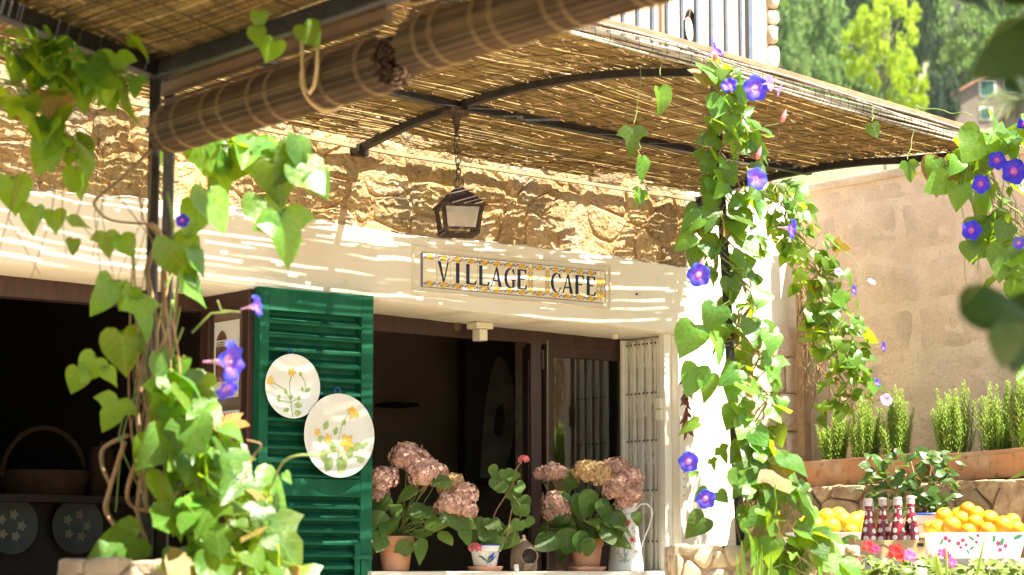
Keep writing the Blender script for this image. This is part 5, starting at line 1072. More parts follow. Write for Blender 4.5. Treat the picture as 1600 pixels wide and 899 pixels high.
# ================================================================== STONE PLANTERS, LEDGE, TABLE
def planter(name, label, x0, x1, y0, y1, z1, z0, seed, da=.085, db=.06):
    g = random.Random(seed); root = thing(name, label, 'planter', V(((x0+x1)/2, (y0+y1)/2, 0)))
    m = MB(); m.box(x0, x1, y0, y1, 0, z1-.012); m.build('core', 'ledge_stone', root)
    m = MB(); m.box(x0+.05, x1-.05, y0+.05, y1-.05, z1-.0115, z1-.004); m.build('soil', 'soil', root)
    for poly in cells(x0, x1, z0, z1, da, db, g): stone(root, poly, lambda a, b, d: V((a, y0-d, b)), .004, .012, 'paving_stone', r=g, bulge=.5)
    for poly in cells(y0, y1, z0, z1, da, db, g): stone(root, poly, lambda a, b, d: V((x0-d, a, b)), .004, .012, 'paving_stone', r=g, bulge=.5)
    for poly in cells(x0-.01, x1+.01, y0-.01, y0+.07, .11, .08, g, .2): stone(root, poly, lambda a, b, d: V((a, b, z1-.012+d)), .003, .014, 'paving_stone', r=g, bulge=.5)
    for poly in cells(y0+.07, y1, x0-.01, x0+.07, .11, .08, g, .2): stone(root, poly, lambda a, b, d: V((b, a, z1-.012+d)), .003, .014, 'paving_stone', r=g, bulge=.5)
    return root
x0 = at(1056, 870, 7.9).x; zt = at(1100, 851, 7.9).z; planter('stone_planter', 'crazy paved stone planter at the foot of the slender post vine', x0, x0+.62, 7.9, 8.4, zt, zt-.34, 3)
x0 = at(108, 880, 5.55).x; zt = at(200, 872, 5.55).z; planter('stone_planter', 'stone planter under the nearer twin post and its big leaves', x0, x0+.36, 5.45, 6.0, zt, zt-.25, 6, .12, .09)
# blades of grass in the planter
gp = thing('lily_plant', 'tuft of narrow upright green blades in front of the crazy paved planter', 'plant', V((at(1172, 890, 7.75).x, 7.75, 0))); g = random.Random(3)
for px, py, px2, w in ((1158, 845, 1166, 7), (1183, 858, 1178, 9), (1190, 850, 1188, 6), (1206, 862, 1200, 7), (1150, 865, 1158, 5)):
    a_ = at(px, py, 7.75); b_ = at(px2, 930, 7.75); ww = w*.5*7.75/3627; m = MB(); vs = []
    for i in range(7): k = i/6; p = b_.lerp(a_, k)+V((0, -.01*k*k, 0)); q = ww*math.sin(PI*min(.97, .15+k*.84)); vs += [p-V((q, .002, 0)), p+V((0, .003, 0)), p+V((q, -.002, 0))]
    m.add(vs, [(i*3+k, i*3+k+1, i*3+k+4, i*3+k+3) for i in range(6) for k in (0, 1)]); m.build('leaf_blade', 'grass_blade', gp, smooth=2, fix=False)
m = MB(); b_ = at(1178, 925, 7.75); m.tube([b_, V((b_.x, b_.y, .6)), V((b_.x, b_.y, 0))], .012, 6); m.build('stem', 'stem_green', gp)
# ledge of rubble along the return wall
LS = 1.40; zl = sp(1400, 755, LS).z
led = thing('rubble_ledge', 'low rubble ledge carrying the long terracotta planters', 'wall', F(LS, -1.2, -H), rot=ANG)
m = FB(); m.box(LS, SW-.001, -2.8, -.05, -H, zl-.012); m.build('core', 'mortar', led); rs_ = random.Random(17)
for poly in cells(-2.4, -.05, .02, zl, .21, .15, rs_): stone(led, poly, lambda a, b, d: F(LS-d, a, b), .005, .026, 'ledge_stone', r=rs_, bulge=.6, n=24, rough=.011)
for poly in cells(-2.4, -.05, LS-.02, LS+.12, .24, .14, rs_, .2): stone(led, poly, lambda a, b, d: F(b, a, zl-.014+d), .005, .012, 'ledge_stone', r=rs_)
def trough(label, t0, t1, h, lean):
    root = thing('terracotta_planter', label, 'planter', F(LS+.09, (t0+t1)/2, zl), 'terracotta planters on the ledge', rot=ANG)
    a, b = LS+.045, LS+.205; m = FB(); e = .018
    top = [(a, t0), (b, t0), (b, t1), (a, t1)]; bot = [(a+e, t0+e*math.copysign(1, t1-t0)*2), (b-e, t0+e*math.copysign(1, t1-t0)*2), (b-e, t1-e*math.copysign(1, t1-t0)*2), (a+e, t1-e*math.copysign(1, t1-t0)*2)]
    def ring(r, z, inn=0):
        out = []
        for i, (x, y) in enumerate(r): cx, cy_ = (a+b)/2, (t0+t1)/2; out.append((x+math.copysign(inn, cx-x), y+math.copysign(inn, cy_-y), z+(lean if i in (2, 3) else 0)))
        return out
    R_ = ring(bot, zl)+ring(top, zl+h-.022)+ring(top, zl+h-.021, -.006)+ring(top, zl+h, -.006)+ring(top, zl+h, .012)+ring(top, zl+h*.8, .016)
    m.add(R_, [(i*4+k, i*4+(k+1) % 4, i*4+4+(k+1) % 4, i*4+4+k) for i in range(5) for k in range(4)]+[(0, 1, 2, 3)]); m.build('trough', 'planter_clay', root, bevel=.003)
    m = FB(); m.add(ring(top, zl+h*.82, .017), [(0, 1, 2, 3)]); m.build('soil', 'soil', root, fix=False); return root
hp = .122; tA, tB, tC = sp(1252, 730, LS+.045).y, sp(1441, 730, LS+.045).y, sp(1449, 730, LS+.045).y
trough('long terracotta planter nearest the vine column, three rosemary bushes in it', tA, tB, hp, .012); trough('long terracotta planter farther from the vine column, running out of the picture', tC, tC-.95, hp, .02)
# rosemary: upright stems crowded with needles
def rosemary(label, px, py, w, h, seed, tz=0):
    g = random.Random(seed); q = sp(px, 703, LS+.125); c = F(LS+.125, q.y, zl+hp*.82); root = thing('rosemary_bush', label, 'rosemary', c, 'rosemary bushes in the ledge planters'); k_ = c.y/3627; H_ = h*k_*1.30; st = MB(); nd = MB()
    for i in range(44):
        a_ = g.uniform(0, 2*PI); r = math.sqrt(g.random())*w*.53*k_; hh = H_*g.uniform(.5, 1.08)*(1-.25*(r/(w*.5*k_))**2); b0 = c+V((r*.7*math.cos(a_), r*.6*math.sin(a_)*.6, 0)); b1 = c+V((r*1.1*math.cos(a_)+g.uniform(-.015, .02), r*math.sin(a_)*.7, hh)); st.tube([b0, b0.lerp(b1, .5)+rv(g)*.006, b1], .0016, 4); nn = int(hh/.0032)
        for j in range(nn):
            f = .10+.9*j/nn; p = b0.lerp(b1, f); q_ = j*2.4; d = V((math.cos(q_), math.sin(q_), g.uniform(.5, 1.3))).normalized(); l_ = g.uniform(.018, .032)*(1.1-.5*f**4); s_ = d.cross(V((0, 0, 1))).normalized()*.0022; nd.add([p-s_, p+s_, p+d*l_+s_*.6, p+d*l_-s_*.6], [(0, 1, 2, 3)])
    st.build('stems', 'stem_brown', root, fix=False); nd.build('foliage', 'rosemary', root, fix=False, kind='stuff')
for lb, px, w, h, sd_ in (('narrow rosemary bush at the planter end beside the vine column', 1303, 48, 78, 1), ('middle rosemary bush of the three in one planter', 1352, 48, 84, 2), ('rosemary bush at the open end of the three bush planter', 1402, 52, 92, 3), ('widest rosemary bush, first in the farther planter', 1491, 66, 96, 4), ('rosemary bush second in the farther planter, upright', 1556, 62, 94, 5), ('rosemary bush cut off by the picture edge', 1606, 50, 110, 6)): rosemary(lb, px, 700, w, h, sd_)
# stone table with the fruit
TY0, TY1 = 8.85, 9.75; zt = at(1400, 873, 9.2).z
tb = thing('stone_table', 'pale stone table top under the fruit troughs and bottles', 'table', V((at(1430, 870, 9.3).x, 9.3, 0)))
xa, xb = at(1225, 870, 9.3).x, at(1660, 870, 9.3).x
m = MB(); m.box(xa, xb, TY0, TY1, zt-.05, zt); m.build('slab', 'table_stone', tb, bevel=.008)
for x in (xa+.1, xb-.2): m = MB(); m.box(x, x+.1, TY0+.1, TY1-.1, 0, zt-.0505); m.build('support', 'table_stone', tb)
def dish(label, px0, px1, Y, seed, marks):
    g = random.Random(seed); x0, x1 = at(px0, 850, Y).x, at(px1, 850, Y).x; h = at(1400, 833, Y).z-zt; c = V(((x0+x1)/2, Y, zt+.001)); root = thing('fruit_trough', label, 'trough', c, 'white painted fruit troughs'); L, W = (x1-x0)/2, .105
    def ring(k, z, n=40):
        out = []
        for i in range(n): q = 2*PI*i/n; cx, sy = math.cos(q), math.sin(q); out.append(c+V((math.copysign(abs(cx)**.35, cx)*(L*k), math.copysign(abs(sy)**.35, sy)*(W*(k-.0)), z)))
        return out
    n = 40; vs = ring(.86, 0)+ring(.93, h*.45)+ring(.985, h*.93)+ring(1.0, h*.95)+ring(1.0, h)+ring(.96, h)+ring(.90, h*.4)+ring(.84, .012); m = MB(); m.add(vs, [(i*n+k, i*n+(k+1) % n, i*n+n+(k+1) % n, i*n+n+k) for i in range(7) for k in range(n)]+[tuple(range(n)), tuple(range(7*n, 8*n))]); m.build('dish', 'enamel', root, smooth=True)
    for px, py, r, mm in marks:
        p = at(px, py, Y); f = (p.z-zt)/h; y = Y-W*lerp(.86, .99, f)-.0016; p = V((p.x, y, p.z)); m = MB(); a_ = g.uniform(0, 3)
        if mm == 'plum_paint': m.disc(p, r*.68*Y/3627, 20, (1, 0, 0), (0, -.12, 1), 5, .3, a_)
        else: m.disc(p, r*.95*Y/3627, 14, (math.cos(a_), 0, math.sin(a_)), (-math.sin(a_)*.5, 0, math.cos(a_)*.5), 2, .2)
        m.build('painted_blossom' if mm == 'plum_paint' else 'painted_leaf', mm, root)
    return root, c, L, W, h
def fruit(nm, meshes, label, cat, grp, p, s_, g): return tag(inst(nm, g.choice(meshes), None, Matrix.Translation(p) @ Matrix.Rotation(g.uniform(0, 6), 4, 'Z') @ Matrix.Rotation(g.uniform(-.9, .9), 4, 'X') @ Matrix.Scale(s_, 4)), label, cat, grp)
def fm(m, lemon):
    mb = MB(); pr = [(.0001, -1), (.10, -.99), (.4, -.92), (.72, -.70), (.94, -.35), (1, 0), (.94, .35), (.72, .70), (.4, .91), (.12, .955), (.06, .93), (.0001, .92)] if not lemon else [(.0001, -1.28), (.14, -1.2), (.3, -1.02), (.58, -.85), (.84, -.5), (.94, 0), (.84, .5), (.58, .85), (.3, 1.05), (.12, 1.16), (.0001, 1.2)]
    mb.lathe(pr, 24); mb.k = 1; mb.disc((0, 0, .935 if not lemon else 1.2), .09, 8, (1, 0, 0), (0, 1, 0)); return mb.mesh('orange' if not lemon else 'lemon', [m, 'stem_green'], smooth=True)
OR = [fm('orange_skin', False)]; LE = [fm('lemon_skin', True), fm('lemon_skin', False)]
pur, grn = 'plum_paint', 'dark_leaf_paint'
dR = dish('white trough with painted purple blossoms heaped with oranges', 1440, 1600, 9.35, 3, [(1470, 842, 5, pur), (1476, 846, 4, pur), (1464, 848, 4, grn), (1490, 850, 5, pur), (1497, 845, 5, pur), (1502, 852, 4, pur), (1494, 856, 4, pur), (1510, 842, 5, grn), (1518, 848, 4, pur), (1512, 856, 5, grn), (1520, 838, 4, pur), (1545, 842, 6, grn), (1552, 850, 6, pur), (1558, 846, 6, grn), (1563, 854, 5, pur), (1582, 840, 7, grn), (1505, 862, 4, grn), (1555, 860, 5, pur)])
dL = dish('white trough heaped with lemons, half hidden by the vine', 1225, 1352, 9.40, 4, [(1290, 850, 5, pur), (1320, 846, 6, grn)])
g = random.Random(5)
for i, (px, py, r, dy) in enumerate(((1465, 826, 14, 0), (1487, 822, 15, -.03), (1503, 812, 14, .04), (1475, 807, 14, .06), (1513, 830, 12, -.06), (1524, 817, 13, -.02), (1543, 829, 13, -.05), (1568, 821, 15, -.02), (1546, 812, 15, .04), (1512, 797, 13, .05), (1526, 803, 12, .02), (1498, 806, 12, .08), (1588, 826, 13, 0), (1452, 824, 10, .03), (1582, 815, 13, .06), (1556, 826, 12, .06), (1530, 830, 12, .06))):
    top = (px, py) == (1512, 797); fruit('orange', OR, 'orange on the very top of the heap in the purple blossom trough' if top else 'ripe orange heaped in the white purple blossom trough', 'orange', 'oranges heaped in the trough', at(px, py, 9.35+dy), r*9.35/3627, g)
for px, py, r, dy in ((1275, 822, 13, 0), (1300, 823, 14, -.04), (1317, 814, 15, -.02), (1336, 816, 14, .02), (1292, 808, 14, .05), (1310, 806, 14, .06), (1330, 829, 11, -.06), (1345, 826, 12, .03), (1285, 830, 10, -.06), (1262, 818, 13, .04), (1345, 810, 12, .07), (1250, 825, 12, 0)):
    fruit('lemon', LE, 'yellow lemon heaped in the half hidden white trough', 'lemon', 'lemons heaped in the trough', at(px, py, 9.40+dy), r*9.4/3627, g)
# crate with four dotted swing top bottles
Yc = 9.02; x0, x1 = at(1336, 860, Yc).x, at(1446, 860, Yc).x; zc1_ = at(1400, 844, Yc).z
cr_ = thing('bottle_crate', 'tan card crate holding the four dotted bottles', 'crate', V(((x0+x1)/2, Yc, zt+.001)))
m = MB(); e = .006; y0, y1 = Yc, Yc+.16; z0 = zt+.001
m.box(x0, x1, y0, y0+e, z0, zc1_); m.build('front_panel', 'card', cr_)
m = MB(); m.box(x0, x1, y1-e, y1, z0, zc1_+.004); m.build('back_panel', 'card', cr_)
for a_, b_ in ((x0, x0+e), (x1-e, x1)): m = MB(); m.box(a_, b_, y0+e+.0005, y1-e-.0005, z0, zc1_+.010); m.build('side_panel', 'card', cr_)
m = MB(); m.box(x0+e+.0005, x1-e-.0005, y0+e+.0005, y1-e-.0005, z0, z0+.004); m.build('bottom', 'card', cr_)
hx = at(1438, 850, Yc).x; m = MB(); m.box(hx-.012, hx+.012, y0-.0015, y0-.0003, at(1400, 854, Yc).z, at(1400, 849, Yc).z); m.build('hand_hole_shade', 'hole', cr_)  # dark slip on the panel stands in for shade in a cut-out
m = MB(); m.tube([V((lerp(x0, x1, .35+.3*i/8), y0-.001, zc1_-.022+.006*math.sin(i*1.2))) for i in range(9)], .0012, 4); m.build('printed_mark', 'bark', cr_)
labs = ['dotted maroon bottle nearest the lemons, thin bare neck', 'dotted maroon bottle second from the lemons, with a hanging tag', 'dotted maroon bottle third from the lemons, set forward of its neighbours', 'dotted maroon bottle nearest the oranges, leaning tag string']
for i, (px, ytop, dy) in enumerate(((1358, 778, .055), (1380, 777, .095), (1404, 776, .04), (1424, 774, .085))):
    p = at(px, 850, Yc+dy); zt_ = at(px, ytop, Yc+dy).z; hb = zt_-z0-.006; b = thing('swing_top_bottle', labs[i], 'bottle', V((p.x, p.y, z0+.005)), 'dotted swing top bottles in the crate'); BM = Matrix.Translation((p.x, p.y, z0+.005)) @ Matrix.Rotation(i*1.3, 4, 'Z'); k_ = p.y/3627
    m = MB(BM); m.lathe([(.0001, 0), (12.5*k_, 0), (13*k_, .004), (13.3*k_, hb*.20), (13.0*k_, hb*.34), (11*k_, hb*.48), (8*k_, hb*.62), (6.4*k_, hb*.74), (5.8*k_, hb*.86), (5.8*k_, hb*.90), (.0001, hb*.90)], 24, uv=True); m.build('glass_body', 'dotted_bottle', b, smooth=True)
    m = MB(BM); m.lathe([(6.3*k_, hb*.86), (6.8*k_, hb*.88), (6.3*k_, hb*.905), (6.4*k_, hb*.955), (7*k_, hb*.965), (6.2*k_, hb*.995), (.0001, hb)], 16); m.build('stopper', 'porcelain', b, smooth=True)
    for sx in (-1, 1): m = MB(BM); m.tube([(sx*6.8*k_, 0, hb*.97), (sx*7.6*k_, -.002, hb*.88), (sx*7.2*k_, -.004, hb*.80), (sx*6.6*k_, -.005, hb*.77)], .0011, 4); m.build('wire_bail', 'steel', b)
    m = MB(BM); m.torus((0, 0, hb*.80), 6.4*k_, .0011, (0, 0, 1), 16, 4); m.build('wire_collar', 'steel', b)
    m = MB(BM); m.torus((0, 0, hb*.60), 8.9*k_, .0012, (.12, 0, 1), 20, 4); m.build('string', 'cord', b)
    if i in (1, 2): q = V((p.x+11*k_, p.y-.02, z0+.005+hb*.50)); m = MB(); m.prism([(q.x, q.z+.022), (q.x+.014, q.z+.004), (q.x+.012, q.z-.026), (q.x-.006, q.z-.012)], q.y, q.y+.0008); m.build('paper_tag', 'dark_shelf' if i == 2 else 'paper', b)
# young citrus plants in painted pots behind the bottles
def citrus(label, px, Y, rim_y, rim_w, leaves, stems, painted, seed):
    g = random.Random(seed); c = at(px, rim_y, Y); h = c.z-zt-.001; c = V((c.x, Y, zt+.001)); root = thing('citrus_plant', label, 'potted plant', c, 'young citrus plants behind the bottles'); rt = rim_w*.5*Y/3627; pot(root, c, rt, rt*.72, h, m='porcelain', rimh=.2)
    if painted:
        m = MB(Matrix.Translation(c)); m.torus((0, 0, h-.004), rt*1.03, .005, (0, 0, 1), 32, 5); m.build('painted_rim', 'blue_paint', root, smooth=True)
        m = MB(Matrix.Translation(c)); m.tube([(rt*.97*math.sin(q), -rt*.97*math.cos(q), h*.72+.006*math.sin(q*12)) for q in [lerp(-1.5, 1.5, i/50) for i in range(51)]], .0015, 4); m.build('painted_wave', 'plum_paint', root)
    for pts in stems: stemtube(root, [at(x, y, Y) for x, y in pts], .005, 'stem_brown')
    for cx, cy_, w, hh, n, sz in leaves:
        for i in range(n): p = at(cx+g.uniform(-w, w), cy_+g.uniform(-hh, hh), Y+g.uniform(-.1, .1)); a_ = g.uniform(0, 2*PI); inst('leaf', g.choice(CITRUS), root, leafM(p, V((math.cos(a_), g.uniform(-.7, .3), g.uniform(-.7, .6))), V((0, 0, .8))+TOC*.5+rv(g)*.6, sz*Y/3627*g.uniform(.5, .9)))
citrus('young citrus plant with glossy leaves in the blue rimmed painted pot', 1448, 9.62, 803, 86, [(1450, 760, 42, 42, 44, 34), (1470, 735, 25, 30, 24, 34), (1425, 720, 14, 14, 10, 32), (1440, 785, 28, 14, 14, 32)], [[(1448, 806), (1450, 770), (1455, 730), (1462, 705)], [(1448, 800), (1430, 750), (1422, 715)], [(1452, 790), (1475, 755), (1485, 735)]], True, 2)
citrus('small citrus shoot with loose branches behind the lemons', 1392, 9.70, 826, 60, [(1375, 730, 30, 24, 26, 32), (1385, 772, 34, 28, 20, 32), (1360, 765, 16, 14, 10, 30), (1395, 745, 24, 30, 18, 32)], [[(1392, 826), (1400, 780), (1385, 750), (1370, 725), (1362, 710)], [(1398, 800), (1405, 775), (1395, 760), (1383, 745)]], False, 4)
m = MB(); # one leaf lying over the trough rim
o = inst('fallen_leaf', CITRUS[0], None, leafM(at(1344, 842, 9.2), V((-1, -.1, .05)), V((.1, -1, .5)), 36*9.2/3627)); tag(o, 'single dark green leaf lying across the lemon trough rim', 'leaf')
# impatiens bed along the bottom
bed = thing('stone_trough', 'low stone trough filled with red flowering impatiens', 'planter', V((at(1450, 899, 8.5).x, 8.5, 0)))
xa, xb = at(1290, 899, 8.45).x, at(1680, 899, 8.45).x; zb_ = at(1400, 925, 8.5).z; m = MB(); m.box(xa, xb, 8.3, 8.7, 0, zb_); m.build('basin', 'ledge_stone', bed); m = MB(); m.box(xa+.04, xb-.04, 8.34, 8.66, zb_+.0005, zb_+.006); m.build('soil', 'soil', bed)
g = random.Random(61)
FIVE = MB()
for k in range(5): q = 2*PI*k/5; e = V((math.cos(q), math.sin(q), 0)); f = V((-math.sin(q), math.cos(q), 0)); FIVE.add([V((0, 0, 0)), e*.5-f*.34+V((0, 0, .1)), e*.95-f*.26+V((0, 0, .05)), e*.95+f*.26+V((0, 0, .0)), e*.5+f*.34+V((0, 0, .12))], [(0, 1, 2, 3, 4)])
FR = [FIVE.mesh('flower', x, fix=False) for x in ('red_petal', 'magenta_petal')]
for lb, cx, w, top, n, fl in (('impatiens with scarlet blooms at the end of the stone trough near the vine', 1350, 58, 862, 150, [(1333, 875, 15, 0), (1357, 853, 13, 0), (1326, 878, 10, 0), (1368, 858, 9, 1)]), ('impatiens with magenta blooms below the bottle crate', 1435, 50, 864, 120, [(1400, 862, 16, 0), (1421, 868, 15, 1), (1473, 864, 11, 1), (1408, 872, 9, 0)]), ('leafy impatiens with few blooms below the orange trough', 1545, 66, 868, 170, [(1486, 878, 12, 1), (1480, 868, 8, 1)])):
    root = thing('impatiens', lb, 'flowering plant', V((at(cx, 899, 8.5).x, 8.5, zb_)), 'impatiens in the stone trough')
    for i in range(n):
        x = cx+g.uniform(-w, w); k = 1-((x-cx)/w)**2*.35; y = lerp(925, top+6, g.random()**.7*k); Yl = 8.5+g.uniform(-.14, .14); p = at(x, y, Yl); a_ = g.uniform(0, 2*PI); inst('leaf', g.choice(IMPA), root, leafM(p, V((math.cos(a_), math.sin(a_), g.uniform(-.4, .5))), V((0, 0, 1))+TOC*.4+rv(g)*.5, g.uniform(.035, .062)))
    for px, py, s_, c_ in fl: q = (V((0, 0, 1))*.3+TOC+rv(g)*.4).to_track_quat('Z', 'Y').to_matrix().to_4x4(); inst('flower', FR[c_], root, Matrix.Translation(at(px, py, 8.34)) @ q @ Matrix.Scale(s_*.9*8.34/3627, 4))
    for i in range(10): x = cx+g.uniform(-w, w)*.8; p = at(x, g.uniform(870, 890), 8.5); stemtube(root, [V((lerp(p.x, at(cx, 900, 8.5).x, .4), 8.5, zb_)), p], .003)
gp2 = thing('lily_plant', 'few narrow green blades rising through the impatiens', 'plant', V((at(1480, 899, 8.25).x, 8.25, zb_)))
for px, py, px2, w in ((1462, 862, 1474, 12), (1478, 848, 1480, 5), (1540, 832, 1520, 5)):
    a_ = at(px, py, 8.2); b_ = at(px2, 930, 8.25); ww = w*.5*8.2/3627; m = MB(); vs = []
    for i in range(7): k = i/6; p = b_.lerp(a_, k); q = ww*math.sin(PI*min(.97, .2+k*.78)); vs += [p-V((q, .002, 0)), p+V((0, .003, 0)), p+V((q, -.002, 0))]
    m.add(vs, [(i*3+k, i*3+k+1, i*3+k+4, i*3+k+3) for i in range(6) for k in (0, 1)]); m.build('leaf_blade', 'grass_blade', gp2, smooth=2, fix=False)
# ================================================================== HILL BEHIND: trees, houses, palm
def crownmesh(m, seed, shape, nc, nl, ls, cr):
    g = random.Random(seed); mb = MB()
    for i in range(nc):
        for _ in range(50):
            p = rv(g)
            if p.length > 1 or p.length < .35: continue
            z = (p.z+1)/2
            if shape == 'pine' and math.hypot(p.x, p.y) > .25+.85*(1-z)**.7: continue
            if shape == 'cypress' and math.hypot(p.x, p.y) > .3+.7*math.sin(PI*min(1, .15+z*.85)): continue
            break
        c = V((p.x, p.y, z)); rc = cr*g.uniform(.6, 1.2)
        for k in range(nl):
            d = rv(g); d = d.normalized()*g.random()**.4; q = c+V((d.x*rc, d.y*rc, d.z*rc*.62)); a = rv(g).normalized(); b = a.orthogonal().normalized(); s_ = ls*g.uniform(.5, 1.3); mb.add([q-a*s_, q+b*s_*.6, q+a*s_, q-b*s_*.6], [(0, 1, 2, 3)])
    return mb.mesh('crown', m, fix=False)
def trunkmesh(seed, limbs):
    g = random.Random(seed); mb = MB(); mb.tube([(0, 0, -.35), (.01, .0, .0), (.03, .02, .3), (.0, .0, .6), (.02, 0, .9)], [.05, .045, .036, .022, .008], 7)
    for i in range(limbs): z = g.uniform(.02, .6); a = g.uniform(0, 6.3); l_ = g.uniform(.4, .8); mb.tube([(.02, .01, z), (math.cos(a)*l_*.5, math.sin(a)*l_*.5, z+.10), (math.cos(a)*l_, math.sin(a)*l_, z+.26)], [.02, .012, .004], 5)
    return mb.mesh('trunk', 'bark', fix=False)
CRW = {'pine': [crownmesh('pine_leaf', i, 'pine', 95, 60, .040, .17) for i in range(3)], 'grey': [crownmesh('grey_leaf', 20+i, 'round', 70, 60, .045, .2) for i in range(2)], 'dark': [crownmesh('dark_leaf', 30+i, 'round', 80, 60, .045, .2) for i in range(2)], 'cypress': [crownmesh('dark_leaf', 40, 'cypress', 80, 60, .05, .22)], 'yellow': [crownmesh('yellow_leaf', 50, 'round', 74, 130, .030, .155)]}
TR = [trunkmesh(i, 9) for i in range(3)]; g = random.Random(88)
def tree(name, label, kind_, px, py, w, Y, hgt=None, grp=None, base=.0):
    p = at(px, py, Y); gz = hill_z(p.x, Y); top = p.z; r = w*.5*Y/3627; ch = hgt*Y/3627 if hgt else min(top-gz, r*3.2); c0 = top-ch; root = thing(name, label, 'tree', V((p.x, Y, gz)), grp)
    inst('crown', g.choice(CRW[kind_]), root, Matrix.Translation((p.x, Y, c0)) @ Matrix.Rotation(g.uniform(0, 6), 4, 'Z') @ Matrix.Diagonal((r, r, ch, 1)))
    tm = Matrix.Translation((p.x, Y, c0)) @ Matrix.Diagonal((r*.8, r*.8, ch, 1)); inst('trunk', g.choice(TR), root, tm)
    if c0-.35*ch > gz: mb = MB(); mb.tube([(p.x, Y, gz-.2), (p.x+.02, Y, c0-.3*ch)], [r*.06, r*.045], 7); mb.build('lower_trunk', 'bark', root, smooth=2)
tree('acacia_tree', 'bright yellow green tree with open crown behind the reed roof', 'yellow', 1378, -14, 128, 120, 175)
tree('acacia_tree', 'low yellow green shrub tree at the foot of the bright tree', 'yellow', 1425, 105, 60, 118, 90)
tree('pine_tree', 'pale pine standing right behind the quoined house corner', 'pine', 1245, 52, 62, 165, 120); tree('pine_tree', 'pale rounded pine between house corner and yellow tree, lower', 'pine', 1292, 88, 60, 155, 110); tree('pine_tree', 'tall hazy pine above the pale pines', 'pine', 1268, -12, 70, 190, 130)
tree('cypress_tree', 'narrow dark cypress left of the hillside house', 'cypress', 1458, 106, 30, 140, 90); tree('oak_tree', 'dark dense tree behind the hillside house gable', 'dark', 1512, 68, 74, 215, 100); tree('oak_tree', 'dark round tree beside the narrow cypress', 'dark', 1482, 110, 40, 185, 90); tree('pine_tree', 'light green pine between cypress and yellow tree', 'pine', 1470, 48, 52, 205, 110)
tree('oak_tree', 'dark rounded tree half hidden by the blurred near leaves', 'dark', 1570, 30, 80, 235, 90)
lab = {'pine': 'green pine on the wooded slope behind the village', 'grey': 'grey green shrub tree on the wooded slope', 'dark': 'dark evergreen on the wooded slope'}
for row, Y in enumerate((175, 200, 225, 250, 275, 305, 335, 365, 400, 440)):
    px = 1120+g.uniform(0, 30)
    while px < 1800:
        k = g.choice(('pine', 'pine', 'grey', 'grey', 'dark')) if px > 1330 else g.choice(('pine', 'pine', 'pine', 'grey', 'dark'))
        hp_ = at(px, 500, Y); gz = hill_z(hp_.x, Y); wm = g.uniform(6, 9) if k != 'grey' else g.uniform(5, 7); hm = g.uniform(1.0, 1.5)*wm if k != 'grey' else wm*.8
        py = 890-(gz-H+hm)/Y*3627
        if not (1478 < px < 1620 and Y < 200): tree({'pine': 'pine_tree', 'grey': 'olive_tree', 'dark': 'oak_tree'}[k], lab[k], k, px, py, wm/Y*3627, Y, hm*.92/Y*3627, {'pine': 'pines on the far slope', 'grey': 'grey shrubs on the far slope', 'dark': 'dark evergreens on the far slope'}[k])
        px += wm/Y*3627*g.uniform(.55, .85)
# house on the slope
Yh = 185; hb = at(1490, 250, Yh); k_ = Yh/3627
hs = thing('hillside_house', 'stone house with green shutters on the wooded slope', 'house', V((at(1550, 190, Yh).x, Yh, hill_z(at(1550, 190, Yh).x, Yh))))
xl, xr = at(1493, 150, Yh).x, at(1650, 150, Yh).x; ze, zr = at(1493, 148, Yh).z, at(1572, 104, Yh).z; xm = at(1572, 104, Yh).x; zb0 = at(1500, 300, Yh).z-4
m = MB(); m.prism([(xl, zb0), (xr, zb0), (xr, ze), (xm, zr), (xl, ze)], Yh, Yh+9); m.build('wall', 'house_wall', hs)
m = MB(); e = .5
for x0_, z0_, x1_, z1_ in ((xl-e, ze-.24, xm, zr+.05), (xm, zr+.05, xr+e, ze-.24)):
    m = MB(); m.add([(x0_, Yh-.4, z0_), (x1_, Yh-.4, z1_), (x1_, Yh+9.4, z1_), (x0_, Yh+9.4, z0_), (x0_, Yh-.4, z0_+.22), (x1_, Yh-.4, z1_+.22), (x1_, Yh+9.4, z1_+.22), (x0_, Yh+9.4, z0_+.22)], [(0, 1, 2, 3), (4, 7, 6, 5), (0, 4, 5, 1), (1, 5, 6, 2), (2, 6, 7, 3), (3, 7, 4, 0)]); rf = m.build('roof', 'roof_tile', hs)
for px, py, w, h in ((1543, 138, 20, 22), (1580, 130, 16, 24), (1540, 178, 14, 16)):
    a_ = at(px-w/2, py+h/2, Yh); b_ = at(px+w/2, py-h/2, Yh); m = MB(); m.box(a_.x-.14, b_.x+.14, Yh-.05, Yh+.02, a_.z-.14, b_.z+.14); fr_ = m.build('window', 'white_paint', hs); mid = (a_.x+b_.x)/2
    for c_, d_ in ((a_.x, mid-.02), (mid+.02, b_.x)): m = MB(); m.box(c_, d_, Yh-.12, Yh-.052, a_.z, b_.z); m.build('shutter', 'shutter_green', fr_)
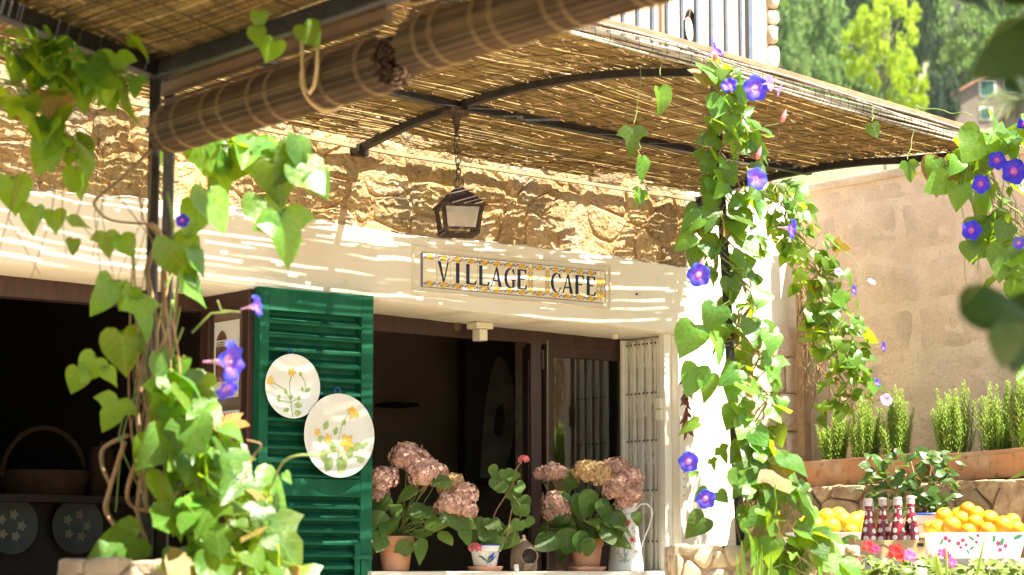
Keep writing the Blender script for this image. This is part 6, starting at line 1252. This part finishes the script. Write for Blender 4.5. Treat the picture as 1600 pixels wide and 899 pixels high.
hs2 = thing('garden_hut', 'corner of a brown tiled hut beside the palm', 'hut', V((at(1640, 180, 95).x, 95, hill_z(at(1640, 180, 95).x, 95)))); a_ = at(1588, 165, 95); b_ = at(1680, 110, 95); c_ = at(1590, 260, 95)
m = MB(); m.box(a_.x+.2, b_.x+3, 95, 99, c_.z-8, a_.z); m.build('wall', 'house_wall', hs2); m = MB(); m.add([(a_.x, 94.7, a_.z-.05), (b_.x+3, 94.7, b_.z), (b_.x+3, 99.3, b_.z), (a_.x, 99.3, a_.z-.05), (a_.x, 94.7, a_.z+.1), (b_.x+3, 94.7, b_.z+.15), (b_.x+3, 99.3, b_.z+.15), (a_.x, 99.3, a_.z+.1)], [(0, 1, 2, 3), (4, 7, 6, 5), (0, 4, 5, 1), (1, 5, 6, 2), (2, 6, 7, 3), (3, 7, 4, 0)]); m.build('roof', 'roof_tile', hs2)
Yp = 90; pc = at(1592, 160, Yp); gz = hill_z(pc.x, Yp); pal = thing('palm_tree', 'palm with feathery arching fronds below the hillside house', 'palm', V((pc.x, Yp, gz)))
m = MB(); m.tube([(pc.x, Yp, gz-.2), (pc.x+.05, Yp, (gz+pc.z)/2), pc], [.22, .18, .16], 8); m.build('trunk', 'bark', pal, smooth=2)
for k in range(30):
    a_ = 2*PI*k/30+g.uniform(-.1, .1); el = g.uniform(.05, 1.2); L_ = g.uniform(1.3, 1.9); m = MB(); pr = None
    for i in range(26):
        f = i/25; d = V((math.cos(a_), math.sin(a_), 0)); p = pc+d*L_*f*math.cos(el*.6)+V((0, 0, L_*(math.sin(el)*f-.75*f*f))); sdv = d.cross(V((0, 0, 1)))
        for sg in (-1, 1): q = p+sdv*sg*.34*math.sin(PI*min(.98, .12+f*.85))+d*.14-V((0, 0, .12)); m.add([p-d*.018, p+d*.018, q], [(0, 1, 2)])
        if pr: m.tube([pr, p], .016, 3, cap=False)
        pr = p
    m.build('frond', 'palm_leaf', pal, fix=False)

# ================================================================== air between the terrace and the hill
m = MB(); m.box(-425, 425, -62, 560, -40, 190); hz = m.build('haze', 'haze'); hz['kind'] = 'stuff'
